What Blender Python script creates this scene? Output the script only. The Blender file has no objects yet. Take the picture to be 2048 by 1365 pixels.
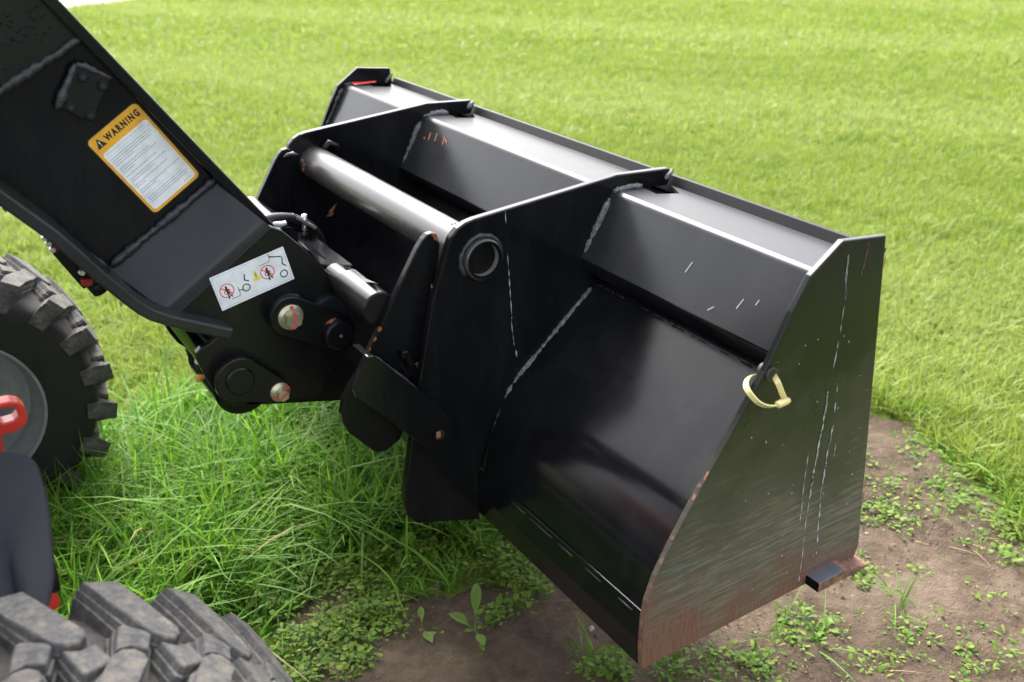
import bpy, bmesh, math, random
import numpy as np
from mathutils import Vector, Matrix

SC = bpy.context.scene
COL = SC.collection
rnd = random.Random(7)
NR = np.random.default_rng(11)

# ------------------------------------------------------------------ camera
# world: X = forward for the loader, Y = across it (away from the viewer), Z = up
EYE = Vector((0.0, 0.0, 1.6))
ROT = np.array([[0.83826550, -0.23656047, 0.49127396],
                [-0.54526228, -0.36367907, 0.75526590],
                [0.0, -0.90098650, -0.43384712]])      # columns: right, down, forward
FPX, CX, CY = 1945.17, 1024.0, 682.5
cam = bpy.data.cameras.new('camera')
cam.sensor_width = 36.0
cam.lens = 36.0 * FPX / 2048.0
cam.clip_start = 0.05
cam.clip_end = 500
cam.dof.use_dof = True
cam.dof.focus_distance = 1.95
cam.dof.aperture_fstop = 3.5
cam_ob = bpy.data.objects.new('camera', cam)
COL.objects.link(cam_ob)
m = Matrix.Identity(4)
for r in range(3):
    m[r][0] = ROT[r][0]
    m[r][1] = -ROT[r][1]
    m[r][2] = -ROT[r][2]
    m[r][3] = EYE[r]
cam_ob.matrix_world = m
SC.camera = cam_ob

# ------------------------------------------------------------------ sky, sun, exposure
SUN_EL, SUN_AZ = math.radians(48), math.radians(14)
wd = bpy.data.worlds.new('World')
SC.world = wd
wd.use_nodes = True
nt = wd.node_tree
bg = nt.nodes['Background']
sky = nt.nodes.new('ShaderNodeTexSky')
sky.sky_type = 'NISHITA'
sky.sun_disc = False
sky.sun_elevation = SUN_EL
sky.sun_rotation = SUN_AZ
sky.dust_density = 5.0
sky.air_density = 1.0
hs = nt.nodes.new('ShaderNodeHueSaturation')
hs.inputs['Saturation'].default_value = 0.30
nt.links.new(sky.outputs[0], hs.inputs['Color'])
nt.links.new(hs.outputs[0], bg.inputs['Color'])
bg.inputs['Strength'].default_value = 0.15
sun = bpy.data.lights.new('sun', 'SUN')
sun.energy = 1.3
sun.angle = math.radians(30)
sun.color = (1.0, 0.96, 0.90)
sun_ob = bpy.data.objects.new('sun', sun)
COL.objects.link(sun_ob)
sd = Vector((math.sin(SUN_AZ) * math.cos(SUN_EL), math.cos(SUN_AZ) * math.cos(SUN_EL), math.sin(SUN_EL)))
sun_ob.rotation_euler = sd.to_track_quat('Z', 'Y').to_euler()
sun_ob.location = sd * 20
SC.view_settings.view_transform = 'Standard'
SC.view_settings.look = 'None'
SC.view_settings.gamma = 1.0
SC.view_settings.use_curve_mapping = False
SC.view_settings.exposure = 2.0


# ------------------------------------------------------------------ measuring helpers
def sight(p):
    return ROT @ np.array([p[0] - CX, p[1] - CY, FPX])


def at_y(p, y):
    """point of the vertical plane at depth y that was measured at photo position p"""
    d = sight(p)
    t = y / d[1]
    return Vector((d[0] * t, y, EYE.z + d[2] * t))


def xz(y, pts):
    return [(at_y(p, y).x, at_y(p, y).z) for p in pts]


def on_ground(p, z=0.0):
    d = sight(p)
    t = (z - EYE.z) / d[2]
    return Vector((d[0] * t, d[1] * t, z))


# ------------------------------------------------------------------ node helpers / materials
class N:
    def __init__(self, name):
        self.m = bpy.data.materials.new(name)
        self.m.use_nodes = True
        self.t = self.m.node_tree
        self.b = self.t.nodes['Principled BSDF']
        self.out = self.t.nodes['Material Output']

    def n(self, typ, **kw):
        nd = self.t.nodes.new(typ)
        for k, v in kw.items():
            if k in nd.inputs:
                nd.inputs[k].default_value = v
            else:
                setattr(nd, k, v)
        return nd

    def l(self, a, b):
        self.t.links.new(a, b)

    def set(self, **kw):
        for k, v in kw.items():
            self.b.inputs[k.replace('_', ' ')].default_value = v
        return self

    def coord(self, kind='Object', scale=(1, 1, 1), rot=(0, 0, 0)):
        tc = self.n('ShaderNodeTexCoord')
        mp = self.n('ShaderNodeMapping')
        mp.inputs['Scale'].default_value = scale
        mp.inputs['Rotation'].default_value = rot
        self.l(tc.outputs[kind], mp.inputs['Vector'])
        return mp.outputs[0]

    def noise(self, scale, detail=4, rough=0.55, vec=None):
        nd = self.n('ShaderNodeTexNoise')
        nd.inputs['Scale'].default_value = scale
        nd.inputs['Detail'].default_value = detail
        nd.inputs['Roughness'].default_value = rough
        if vec is not None:
            self.l(vec, nd.inputs['Vector'])
        return nd.outputs[0]

    def ramp(self, fac, stops):
        nd = self.n('ShaderNodeValToRGB')
        el = nd.color_ramp.elements
        while len(el) < len(stops):
            el.new(0.5)
        for e, (p, c) in zip(el, stops):
            e.position = p
            e.color = (*c, 1) if not isinstance(c, (int, float)) else (c, c, c, 1)
        self.l(fac, nd.inputs[0])
        return nd.outputs[0]

    def mix(self, fac, a, b):
        nd = self.n('ShaderNodeMix', data_type='RGBA')
        for s, v in ((0, fac), (6, a), (7, b)):
            if hasattr(v, 'links'):
                self.l(v, nd.inputs[s])
            elif s == 0:
                nd.inputs[s].default_value = v
            else:
                nd.inputs[s].default_value = (*v, 1)
        return nd.outputs[2]

    def math(self, op, a, b=0.0, c=0.0):
        nd = self.n('ShaderNodeMath', operation=op)
        for i, v in enumerate((a, b, c)):
            if hasattr(v, 'links'):
                self.l(v, nd.inputs[i])
            else:
                nd.inputs[i].default_value = v
        return nd.outputs[0]

    def bump(self, h, strength=0.3, dist=0.002):
        nd = self.n('ShaderNodeBump', Strength=strength, Distance=dist)
        self.l(h, nd.inputs['Height'])
        self.l(nd.outputs[0], self.b.inputs['Normal'])

    def color(self, c):
        self.l(c, self.b.inputs['Base Color'])

    def rough(self, c):
        self.l(c, self.b.inputs['Roughness'])


M = {}


def plain(name, col, rough=0.5, metal=0.0, spec=0.5):
    k = N(name)
    v = k.coord()
    nz = k.noise(35, 5, 0.6, v)
    k.color(k.mix(k.ramp(nz, [(0.35, 0.0), (0.7, 1.0)]), tuple(c * 0.86 for c in col), tuple(min(1, c * 1.1) for c in col)))
    k.rough(k.math('MULTIPLY_ADD', nz, 0.2, rough - 0.1))
    k.set(Metallic=metal, Specular_IOR_Level=spec)
    M[name] = k.m
    return k


def black_paint(name, base=(0.005, 0.0052, 0.0064), rough=0.17, spots=(), peel=0.05, spec=0.25):
    """gloss black enamel with dust specks; spots = chipped or rusted places (x, y, z, radius) of the thing itself"""
    k = N(name)
    tc = k.n('ShaderNodeTexCoord')
    pos = tc.outputs['Object']
    big = k.noise(6, 4, 0.6, pos)
    fine = k.noise(420, 2, 0.5, pos)
    dust = k.noise(130, 5, 0.75, pos)
    speck = k.ramp(dust, [(0.695, 0.0), (0.73, 1.0)])
    mp = k.n('ShaderNodeMapping')
    mp.inputs['Scale'].default_value = (13, 13, 3.2)
    k.l(pos, mp.inputs['Vector'])
    smear = k.noise(1.0, 7, 0.68, mp.outputs[0])
    c = k.mix(k.math('MULTIPLY', speck, 0.5), base, (0.10, 0.105, 0.11))
    c2 = k.mix(k.math('MULTIPLY', k.ramp(big, [(0.45, 0.0), (0.75, 1.0)]), 0.35), c, tuple(x * 1.9 for x in base))
    col = k.mix(k.math('MULTIPLY', k.ramp(smear, [(0.48, 0.0), (0.78, 1.0)]), 0.08), c2, (0.085, 0.083, 0.078))
    r = k.math('MULTIPLY_ADD', big, 0.16, rough - 0.09)
    r = k.math('MULTIPLY_ADD', smear, 0.10, k.math('ADD', r, -0.04))
    if spots:
        tot = None
        wob = k.noise(60, 4, 0.7, pos)
        for (x, y, z, rad) in spots:
            d = k.n('ShaderNodeVectorMath', operation='DISTANCE')
            k.l(pos, d.inputs[0])
            d.inputs[1].default_value = (x, y, z)
            v = k.math('SUBTRACT', k.math('MULTIPLY', wob, rad * 2.4), d.outputs['Value'])
            v = k.math('MULTIPLY', v, 900.0)
            v.node.use_clamp = True
            tot = v if tot is None else k.math('MAXIMUM', tot, v)
        rust = k.ramp(k.noise(150, 5, 0.7, pos), [(0.3, (0.10, 0.035, 0.016)), (0.7, (0.33, 0.13, 0.06))])
        col = k.mix(tot, col, rust)
        r = k.math('MAXIMUM', r, k.math('MULTIPLY', tot, 0.75))
    k.color(col)
    k.rough(r)
    k.set(Specular_IOR_Level=spec)
    k.bump(fine, peel, 0.0006)
    M[name] = k.m
    return k.m


black_paint('black_paint')
black_paint('dull_black', base=(0.006, 0.006, 0.0065), rough=0.45, peel=0.12, spec=0.25)
black_paint('sky_sheen_black', base=(0.019, 0.0195, 0.022), rough=0.22, peel=0.05, spec=0.30)  # lighter copy of the black, grey sky reflection put into its colour
black_paint('tube_paint', base=(0.050, 0.047, 0.047), rough=0.26, peel=0.04, spec=0.55)
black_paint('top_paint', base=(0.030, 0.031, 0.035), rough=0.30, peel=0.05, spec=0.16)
black_paint('cover_black', base=(0.006, 0.006, 0.0065), rough=0.30, peel=0.05, spec=0.3)


def weld_material():
    k = N('weld')
    v = k.coord()
    nz = k.noise(160, 5, 0.7, v)
    k.color(k.ramp(nz, [(0.35, (0.012, 0.013, 0.016)), (0.60, (0.030, 0.032, 0.037)), (0.8, (0.12, 0.125, 0.135))]))
    k.set(Roughness=0.33, Specular_IOR_Level=0.7)
    k.bump(nz, 0.8, 0.004)
    M['weld'] = k.m
    k = N('weld_bright')
    v = k.coord()
    nz = k.noise(210, 6, 0.75, v)
    k.color(k.ramp(nz, [(0.36, (0.02, 0.021, 0.024)), (0.52, (0.15, 0.155, 0.165)), (0.72, (0.42, 0.43, 0.45))]))
    k.set(Roughness=0.42, Specular_IOR_Level=0.6)
    k.bump(nz, 0.9, 0.004)
    M['weld_bright'] = k.m


weld_material()


def side_plate_material():
    """worn end plate of the bucket: gloss black above, scuffed by soil and rusting towards its lower rear corner"""
    k = N('worn_side')
    tc = k.n('ShaderNodeTexCoord')
    pos = tc.outputs['Object']
    sep = k.n('ShaderNodeSeparateXYZ')
    k.l(pos, sep.inputs[0])
    x, z = sep.outputs[0], sep.outputs[2]
    # scuff streaks run slightly uphill to the front
    mp = k.n('ShaderNodeMapping')
    mp.inputs['Rotation'].default_value = (0, math.radians(15), 0)
    mp.inputs['Scale'].default_value = (9, 1, 150)
    k.l(pos, mp.inputs['Vector'])
    st = k.noise(1.0, 6, 0.72, mp.outputs[0])
    mp2 = k.n('ShaderNodeMapping')
    mp2.inputs['Rotation'].default_value = (0, math.radians(24), 0)
    mp2.inputs['Scale'].default_value = (16, 1, 320)
    k.l(pos, mp2.inputs['Vector'])
    st2 = k.noise(1.0, 5, 0.7, mp2.outputs[0])
    blot = k.noise(7, 5, 0.65, pos)
    # how worn: 0 above z=0.85, 1 at the bottom (soil line), wobbling with the blotches
    h = k.math('SUBTRACT', 0.87, k.math('ADD', z, k.math('MULTIPLY_ADD', blot, 0.42, -0.21)))
    worn = k.math('MULTIPLY', h, 2.7)
    worn.node.use_clamp = True
    streak = k.math('ADD', k.math('MULTIPLY', st, 0.62), k.math('MULTIPLY', st2, 0.38))
    thr = k.math('MULTIPLY_ADD', worn, -0.18, 0.650)
    sc = k.math('MULTIPLY', k.math('SUBTRACT', streak, thr), 11.0)
    sc.node.use_clamp = True
    tan = k.ramp(blot, [(0.3, (0.25, 0.19, 0.13)), (0.5, (0.20, 0.195, 0.185)), (0.68, (0.28, 0.20, 0.13))])
    base = (0.0105, 0.011, 0.011)
    film = k.mix(k.math('MULTIPLY', worn, 0.72), base, (0.112, 0.100, 0.080))
    c = k.mix(k.math('MULTIPLY', sc, k.math('MULTIPLY_ADD', worn, 0.40, 0.16)), film, tan)
    # rust at the lower rear corner and along the foot
    rz = k.math('SUBTRACT', k.math('ADD', z, k.math('MULTIPLY', k.math('SUBTRACT', x, 0.87), 0.18)), 0.525)
    ru = k.math('MULTIPLY_ADD', rz, -8.0, k.math('MULTIPLY_ADD', blot, 4.0, -1.72))
    ru.node.use_clamp = True
    mp3 = k.n('ShaderNodeMapping')
    mp3.inputs['Scale'].default_value = (260, 1, 22)
    k.l(pos, mp3.inputs['Vector'])
    grain = k.noise(1.0, 4, 0.7, mp3.outputs[0])
    rust = k.ramp(grain, [(0.3, (0.105, 0.042, 0.027)), (0.55, (0.175, 0.076, 0.049)), (0.75, (0.22, 0.135, 0.10))])
    c = k.mix(k.math('MULTIPLY', ru, 0.85), c, rust)
    k.color(c)
    rg = k.math('MULTIPLY_ADD', worn, 0.26, 0.17)
    rg = k.math('ADD', rg, k.math('MULTIPLY', ru, 0.35))
    k.rough(k.math('MULTIPLY_ADD', streak, 0.12, rg))
    k.set(Specular_IOR_Level=0.36)
    k.bump(streak, 0.12, 0.0012)
    M['worn_side'] = k.m


side_plate_material()


def rubber():
    k = N('tyre_rubber')
    v = k.coord()
    a = k.noise(26, 7, 0.72, v)
    b = k.noise(130, 5, 0.7, v)
    dust = k.math('ADD', k.math('MULTIPLY', a, 0.62), k.math('MULTIPLY', b, 0.38))
    geo = k.n('ShaderNodeTexCoord')
    c = k.ramp(dust, [(0.38, (0.048, 0.049, 0.054)), (0.50, (0.088, 0.086, 0.085)), (0.60, (0.150, 0.136, 0.114))])
    k.color(c)
    k.set(Roughness=0.85, Specular_IOR_Level=0.2)
    k.bump(b, 0.5, 0.005)
    M['lug_rubber'] = k.m
    k = N('groove_rubber')
    v = k.coord()
    a = k.noise(30, 6, 0.7, v)
    k.color(k.ramp(a, [(0.35, (0.028, 0.027, 0.027)), (0.65, (0.060, 0.053, 0.048))]))
    k.set(Roughness=0.8, Specular_IOR_Level=0.3)
    k.bump(a, 0.3, 0.003)
    M['groove_rubber'] = k.m
    k = N('sidewall_rubber')
    v = k.coord()
    a = k.noise(14, 5, 0.6, v)
    k.color(k.ramp(a, [(0.3, (0.013, 0.013, 0.014)), (0.7, (0.024, 0.023, 0.023))]))
    k.set(Roughness=0.55, Specular_IOR_Level=0.35)
    M['sidewall_rubber'] = k.m


rubber()
plain('rim_grey', (0.30, 0.305, 0.32), 0.42)
plain('red_paint', (0.46, 0.028, 0.018), 0.38)
plain('dark_red', (0.28, 0.022, 0.018), 0.4)
plain('fender_plastic', (0.0125, 0.0145, 0.0205), 0.6, 0.0, 0.12)
plain('zinc', (0.50, 0.47, 0.33), 0.34, 0.75)
plain('silver', (0.62, 0.63, 0.66), 0.32, 0.85)
plain('chrome', (0.46, 0.44, 0.43), 0.22, 1.0)
plain('rubber_hose', (0.018, 0.018, 0.019), 0.5)
plain('paint_marker', (0.65, 0.06, 0.07), 0.6)
plain('rust', (0.26, 0.105, 0.055), 0.8)
plain('brown_edge', (0.055, 0.045, 0.035), 0.6)
plain('cream_plastic', (0.74, 0.64, 0.30), 0.42)
plain('tie_print', (0.30, 0.26, 0.14), 0.6)
plain('brass_cap', (0.70, 0.33, 0.04), 0.5)
plain('bare_scratch', (0.42, 0.43, 0.44), 0.55)
plain('decal_white', (0.78, 0.80, 0.84), 0.35)
plain('decal_orange', (0.80, 0.40, 0.035), 0.35)
plain('decal_black', (0.012, 0.012, 0.012), 0.4)
plain('decal_grey', (0.42, 0.44, 0.48), 0.5)
plain('decal_red', (0.72, 0.10, 0.09), 0.45)
plain('decal_yellow', (0.78, 0.70, 0.12), 0.45)
plain('decal_teal', (0.10, 0.35, 0.33), 0.45)
plain('decal_green', (0.02, 0.05, 0.025), 0.45)
plain('bore_metal', (0.16, 0.15, 0.13), 0.6)
plain('cutting_steel', (0.11, 0.115, 0.135), 0.5, 0.0)


def edge_rust():
    k = N('edge_rust')
    v = k.coord()
    a = k.noise(55, 6, 0.7, v)
    k.color(k.ramp(a, [(0.36, (0.05, 0.045, 0.045)), (0.5, (0.20, 0.095, 0.06)), (0.68, (0.36, 0.17, 0.11))]))
    k.set(Roughness=0.75)
    k.bump(a, 0.3, 0.002)
    M['edge_rust'] = k.m


edge_rust()


def leaf_material(name, stops, trans=0.35, patch=None, rough=0.5):
    k = N(name)
    geo = k.n('ShaderNodeNewGeometry')
    c = k.ramp(geo.outputs['Random Per Island'], stops)
    if patch:
        pn = k.n('ShaderNodeTexNoise')
        pn.inputs['Scale'].default_value = 0.75
        pn.inputs['Detail'].default_value = 5
        pn.inputs['Roughness'].default_value = 0.6
        k.l(geo.outputs['Position'], pn.inputs['Vector'])
        f = k.ramp(pn.outputs[0], [(0.42, 0.0), (0.68, 1.0)])
        c = k.mix(k.math('MULTIPLY', f, 0.55), c, patch)
        # darker rough spots and mower swaths, their blade-lean sheen mixed in as paler colour
        p2 = k.n('ShaderNodeTexNoise')
        p2.inputs['Scale'].default_value = 2.6
        p2.inputs['Detail'].default_value = 4
        k.l(geo.outputs['Position'], p2.inputs['Vector'])
        c = k.mix(k.math('MULTIPLY', k.ramp(p2.outputs[0], [(0.56, 0.0), (0.70, 1.0)]), 0.5), c, (0.125, 0.215, 0.022))
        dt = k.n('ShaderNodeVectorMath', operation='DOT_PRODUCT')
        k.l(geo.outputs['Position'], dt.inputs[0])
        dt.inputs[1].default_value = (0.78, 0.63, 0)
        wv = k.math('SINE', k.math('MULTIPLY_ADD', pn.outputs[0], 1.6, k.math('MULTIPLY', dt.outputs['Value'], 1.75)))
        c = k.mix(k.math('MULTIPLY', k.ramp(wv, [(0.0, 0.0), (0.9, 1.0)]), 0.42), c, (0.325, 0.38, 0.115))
    k.color(c)
    k.set(Roughness=rough, Specular_IOR_Level=0.3)
    tr = k.n('ShaderNodeBsdfTranslucent')
    hs = k.n('ShaderNodeHueSaturation', Saturation=1.05, Value=1.25)
    k.l(c, hs.inputs['Color'])
    k.l(hs.outputs[0], tr.inputs['Color'])
    mx = k.n('ShaderNodeMixShader')
    mx.inputs[0].default_value = trans
    k.l(k.b.outputs[0], mx.inputs[1])
    k.l(tr.outputs[0], mx.inputs[2])
    k.l(mx.outputs[0], k.out.inputs['Surface'])
    M[name] = k.m


leaf_material('tall_grass', [(0.0, (0.066, 0.165, 0.016)), (0.45, (0.115, 0.265, 0.026)), (0.8, (0.165, 0.325, 0.038)),
                             (0.97, (0.22, 0.33, 0.06)), (1.0, (0.34, 0.27, 0.12))], 0.42, None, 0.55)
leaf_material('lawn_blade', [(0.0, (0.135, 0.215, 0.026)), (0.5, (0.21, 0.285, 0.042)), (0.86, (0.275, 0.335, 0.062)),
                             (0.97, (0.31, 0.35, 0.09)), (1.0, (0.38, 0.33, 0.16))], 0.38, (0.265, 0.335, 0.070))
leaf_material('clover_leaf', [(0.0, (0.060, 0.135, 0.014)), (0.5, (0.120, 0.220, 0.024)), (1.0, (0.205, 0.295, 0.034))], 0.36, None, 0.6)
leaf_material('broad_leaf', [(0.0, (0.11, 0.22, 0.035)), (1.0, (0.17, 0.27, 0.05))], 0.3)
k_ = N('soil_crumb')
g_ = k_.n('ShaderNodeNewGeometry')
k_.color(k_.ramp(g_.outputs['Random Per Island'], [(0.0, (0.085, 0.058, 0.042)), (0.75, (0.16, 0.118, 0.088)), (0.93, (0.24, 0.19, 0.15)), (1.0, (0.42, 0.37, 0.31))]))
k_.set(Roughness=0.9)
M['soil_crumb'] = k_.m
leaf_material('dry_straw', [(0.0, (0.22, 0.15, 0.07)), (1.0, (0.40, 0.32, 0.15))], 0.15)


# ------------------------------------------------------------------ mesh helpers
class MB:
    """collects pieces, then links them as ONE mesh object"""

    def __init__(self):
        self.v, self.f, self.mi, self.sm, self.mats = [], [], [], [], []

    def slot(self, mat):
        if mat not in self.mats:
            self.mats.append(mat)
        return self.mats.index(mat)

    def add(self, verts, faces, mat, smooth=False):
        o = len(self.v)
        s = self.slot(mat)
        self.v += [tuple(p) for p in verts]
        for f in faces:
            self.f.append([i + o for i in f])
            self.mi.append(s)
            self.sm.append(smooth)

    def prism(self, pts, y0, y1, mat, capmat=None, edge=None):
        """outline in XZ, given real thickness along Y"""
        n = len(pts)
        area = sum(pts[i][0] * pts[(i + 1) % n][1] - pts[(i + 1) % n][0] * pts[i][1] for i in range(n))
        if area < 0:
            pts = pts[::-1]
        lo, hi = min(y0, y1), max(y0, y1)
        vs = [(p[0], lo, p[1]) for p in pts] + [(p[0], hi, p[1]) for p in pts]
        self.add(vs, [list(range(n)), list(range(2 * n - 1, n - 1, -1))], capmat or mat)
        self.add(vs, [[i, i + n, (i + 1) % n + n, (i + 1) % n] for i in range(n)], edge or mat)

    def box(self, c, s, mat, rot=None):
        vs = []
        for dx in (-.5, .5):
            for dy in (-.5, .5):
                for dz in (-.5, .5):
                    p = Vector((dx * s[0], dy * s[1], dz * s[2]))
                    if rot:
                        p = rot @ p
                    vs.append(Vector(c) + p)
        self.add(vs, [[0, 1, 3, 2], [4, 6, 7, 5], [0, 4, 5, 1], [2, 3, 7, 6], [0, 2, 6, 4], [1, 5, 7, 3]], mat)

    def rings(self, rings, mat, smooth=True, close=True, caps=True):
        n = len(rings[0])
        vs = [p for r in rings for p in r]
        fs = []
        for i in range(len(rings) - 1):
            for j in range(n if close else n - 1):
                a, b = i * n + j, i * n + (j + 1) % n
                fs.append([a, b, b + n, a + n])
        self.add(vs, fs, mat, smooth)
        if caps:
            self.add(rings[0], [list(range(n))[::-1]], mat)
            self.add(rings[-1], [list(range(n))], mat)

    def cyl_y(self, c, prof, mat, seg=40, capmat=None):
        """lathe about an axis along Y through c=(x,z); prof = [(y, r), ...]"""
        rg = []
        for (y, r) in prof:
            rg.append([(c[0] + r * math.cos(2 * math.pi * k / seg), y, c[1] + r * math.sin(2 * math.pi * k / seg)) for k in range(seg)])
        self.rings(rg, mat, smooth=False, caps=False)
        self.add(rg[0], [list(range(seg))], capmat or mat)
        self.add(rg[-1], [list(range(seg))[::-1]], capmat or mat)

    def tube(self, pts, r, mat, seg=10, jitter=0.0, flat=1.0, rn=None):
        pts = [Vector(p) for p in pts]
        rg = []
        up = Vector((0.13, 0.31, 0.94))
        for i, p in enumerate(pts):
            d = (pts[min(i + 1, len(pts) - 1)] - pts[max(i - 1, 0)]).normalized()
            a = d.cross(up)
            if a.length < 1e-3:
                a = d.cross(Vector((1, 0, 0)))
            a.normalize()
            b = a.cross(d)
            rr = r[i] if isinstance(r, (list, tuple)) else r
            rg.append([])
            for k in range(seg):
                q = rr * (1 + (rnd.uniform(-jitter, jitter) if jitter else 0))
                t = 2 * math.pi * k / seg
                rg[-1].append(p + a * (q * math.cos(t)) + b * (q * flat * math.sin(t)))
        self.rings(rg, mat, smooth=True)

    def build(self, name, parent=None, bevel=0.0, seg=2, smooth_angle=None):
        me = bpy.data.meshes.new(name)
        me.from_pydata(self.v, [], self.f)
        for mt in self.mats:
            me.materials.append(M[mt])
        me.polygons.foreach_set('material_index', self.mi)
        me.polygons.foreach_set('use_smooth', self.sm)
        me.update()
        bm = bmesh.new()
        bm.from_mesh(me)
        bmesh.ops.remove_doubles(bm, verts=bm.verts, dist=1e-5)
        bmesh.ops.recalc_face_normals(bm, faces=bm.faces)
        if smooth_angle:
            for f in bm.faces:
                f.smooth = True
            for e in bm.edges:
                if len(e.link_faces) == 2 and e.calc_face_angle(0) > math.radians(smooth_angle):
                    e.smooth = False
        bm.to_mesh(me)
        bm.free()
        o = bpy.data.objects.new(name, me)
        COL.objects.link(o)
        if parent:
            o.parent = parent
        if bevel:
            b = o.modifiers.new('bevel', 'BEVEL')
            b.width = bevel
            b.segments = seg
            b.limit_method = 'ANGLE'
            b.angle_limit = math.radians(35)
            b.harden_normals = False
        return o


def tag(o, label=None, cat=None, group=None, kind=None):
    for k, v in (('label', label), ('category', cat), ('group', group), ('kind', kind)):
        if v:
            o[k] = v
    return o


def empty(name, loc, label, cat, group=None):
    o = bpy.data.objects.new(name, None)
    o.location = loc
    o.empty_display_size = 0.1
    COL.objects.link(o)
    return tag(o, label, cat, group)


def adopt(parts, root):
    """parts were modelled in world coordinates"""
    for p in parts:
        p.parent = root
        p.matrix_parent_inverse = Matrix.Translation(root.location).inverted()


def weld_path(pts, step=0.006):
    pts = [Vector(p) for p in pts]
    out = []
    for a, b in zip(pts[:-1], pts[1:]):
        n = max(1, int((b - a).length / step))
        out += [a.lerp(b, i / n) for i in range(n)]
    return out + [pts[-1]]


def weld(name, pts, r, mat='weld', parent=None, flat=0.8):
    mb = MB()
    pp = weld_path(pts)
    ph = rnd.uniform(0, 6)
    rr = [r * (0.86 + .16 * math.sin(i * .37 + ph) + 0.16 * math.sin(i * 2.1) * rnd.random() + rnd.uniform(-.12, .12)) * min(1, .5 + .25 * i, .5 + .25 * (len(pp) - 1 - i)) for i in range(len(pp))]
    pp = [p + Vector((rnd.uniform(-1, 1), 0, rnd.uniform(-1, 1))) * r * .10 for p in pp]
    mb.tube(pp, rr, mat, seg=9, jitter=0.10, flat=flat)
    return mb.build(name, parent)


def arc(c, r, a0, a1, n):
    return [(c[0] + r * math.cos(math.radians(a0 + (a1 - a0) * i / n)), c[1] + r * math.sin(math.radians(a0 + (a1 - a0) * i / n))) for i in range(n + 1)]


def scratches(mb, lines, y, mat, wmin, wmax, gap=0.3, step=0.004):
    """lines in XZ; broken flecks lying on the plate that faces the viewer"""
    for pts in lines:
        q = [Vector((p[0], y, p[1])) for p in pts]
        pp = weld_path(q, step)
        on = True
        w = rnd.uniform(wmin, wmax)
        i = 0
        while i < len(pp) - 1:
            run = rnd.randint(2, 9)
            j = min(len(pp) - 1, i + run)
            if on:
                d = (pp[j] - pp[i])
                if d.length > 1e-6:
                    nrm = Vector((-d.z, 0, d.x)).normalized()
                    w = rnd.uniform(wmin, wmax)
                    k = rnd.uniform(-.3, .3) * w
                    a, b = pp[i] + nrm * k, pp[j] + nrm * k
                    mid = a.lerp(b, rnd.uniform(.3, .7))
                    y0 = Vector((0, -.0006, 0))
                    mb.add([a, mid - nrm * w * .5, b, mid + nrm * w * .5], [[0, 1, 2, 3]], mat)
            i = j
            on = rnd.random() > gap


# ================================================================== GROUND
GX = lambda p: on_ground(p)


def big_ground():
    k = N('turf_soil')
    tc = k.n('ShaderNodeTexCoord')
    a = k.noise(0.6, 6, 0.65, tc.outputs['Object'])
    b = k.noise(22, 6, 0.75, tc.outputs['Object'])
    c1 = k.ramp(b, [(0.3, (0.055, 0.085, 0.016)), (0.55, (0.105, 0.16, 0.026)), (0.75, (0.16, 0.20, 0.04))])
    c2 = k.ramp(b, [(0.3, (0.08, 0.12, 0.02)), (0.7, (0.17, 0.21, 0.04))])
    k.color(k.mix(k.ramp(a, [(0.4, 0.0), (0.65, 1.0)]), c1, c2))
    k.set(Roughness=0.9, Specular_IOR_Level=0.15)
    k.bump(b, 0.6, 0.02)
    M['turf_soil'] = k.m
    mb = MB()
    S = 160.0
    n = 16
    vs, fs = [], []
    for i in range(n + 1):
        for j in range(n + 1):
            vs.append((-S + 2 * S * i / n, -S + 2 * S * j / n, 0))
    for i in range(n):
        for j in range(n):
            a = i * (n + 1) + j
            fs.append([a, a + n + 1, a + n + 2, a + 1])
    mb.add(vs, fs, 'turf_soil')
    tag(mb.build('ground'), kind='structure')
    # pale gravel track far off at the upper left
    k = N('gravel')
    tc = k.n('ShaderNodeTexCoord')
    g = k.noise(55, 5, 0.7, tc.outputs['Object'])
    k.color(k.ramp(g, [(0.3, (0.30, 0.29, 0.28)), (0.7, (0.55, 0.54, 0.53))]))
    k.set(Roughness=0.9)
    k.bump(g, 0.5, 0.02)
    M['gravel'] = k.m
    mb = MB()
    a, b = GX((110, 22)), GX((300, -2))
    d = (b - a).normalized()
    nn = Vector((-d.y, d.x, 0))
    if nn.y < 0:
        nn = -nn
    p0, p1 = a - d * 30, a + d * 60
    N_ = 120
    vs = []
    for i in range(N_ + 1):
        p = p0.lerp(p1, i / N_)
        e = p + nn * (0.12 * math.sin(i * .7) + .08 * math.sin(i * 1.9))
        vs += [(e.x, e.y, .012), (p.x + nn.x * 5, p.y + nn.y * 5, .012)]
    mb.add(vs, [[2 * i, 2 * i + 2, 2 * i + 3, 2 * i + 1] for i in range(N_)], 'gravel')
    tag(mb.build('gravel_road'), kind='structure')
    return a, d, nn


ROAD = big_ground()


def add_dark_ground():  # added unseen dark ground behind the viewer, darkens what the boom plates mirror
    k = N('dark_ground')
    tc = k.n('ShaderNodeTexCoord')
    g = k.noise(120, 5, 0.7, tc.outputs['Object'])
    k.color(k.ramp(g, [(0.3, (0.030, 0.030, 0.031)), (0.7, (0.060, 0.060, 0.062))]))
    k.set(Roughness=0.85, Specular_IOR_Level=0.2)
    k.bump(g, 0.5, 0.01)
    M['dark_ground'] = k.m
    mb = MB()
    vs = []
    for i in range(81):
        x = -40 + i
        vs += [(x, -9.0, .004), (x, -.75 + .05 * math.sin(i * 1.3), .004)]
    mb.add(vs, [[2 * i, 2 * i + 2, 2 * i + 3, 2 * i + 1] for i in range(80)], 'dark_ground')
    tag(mb.build('added_dark_ground'), kind='structure')


add_dark_ground()

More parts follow.
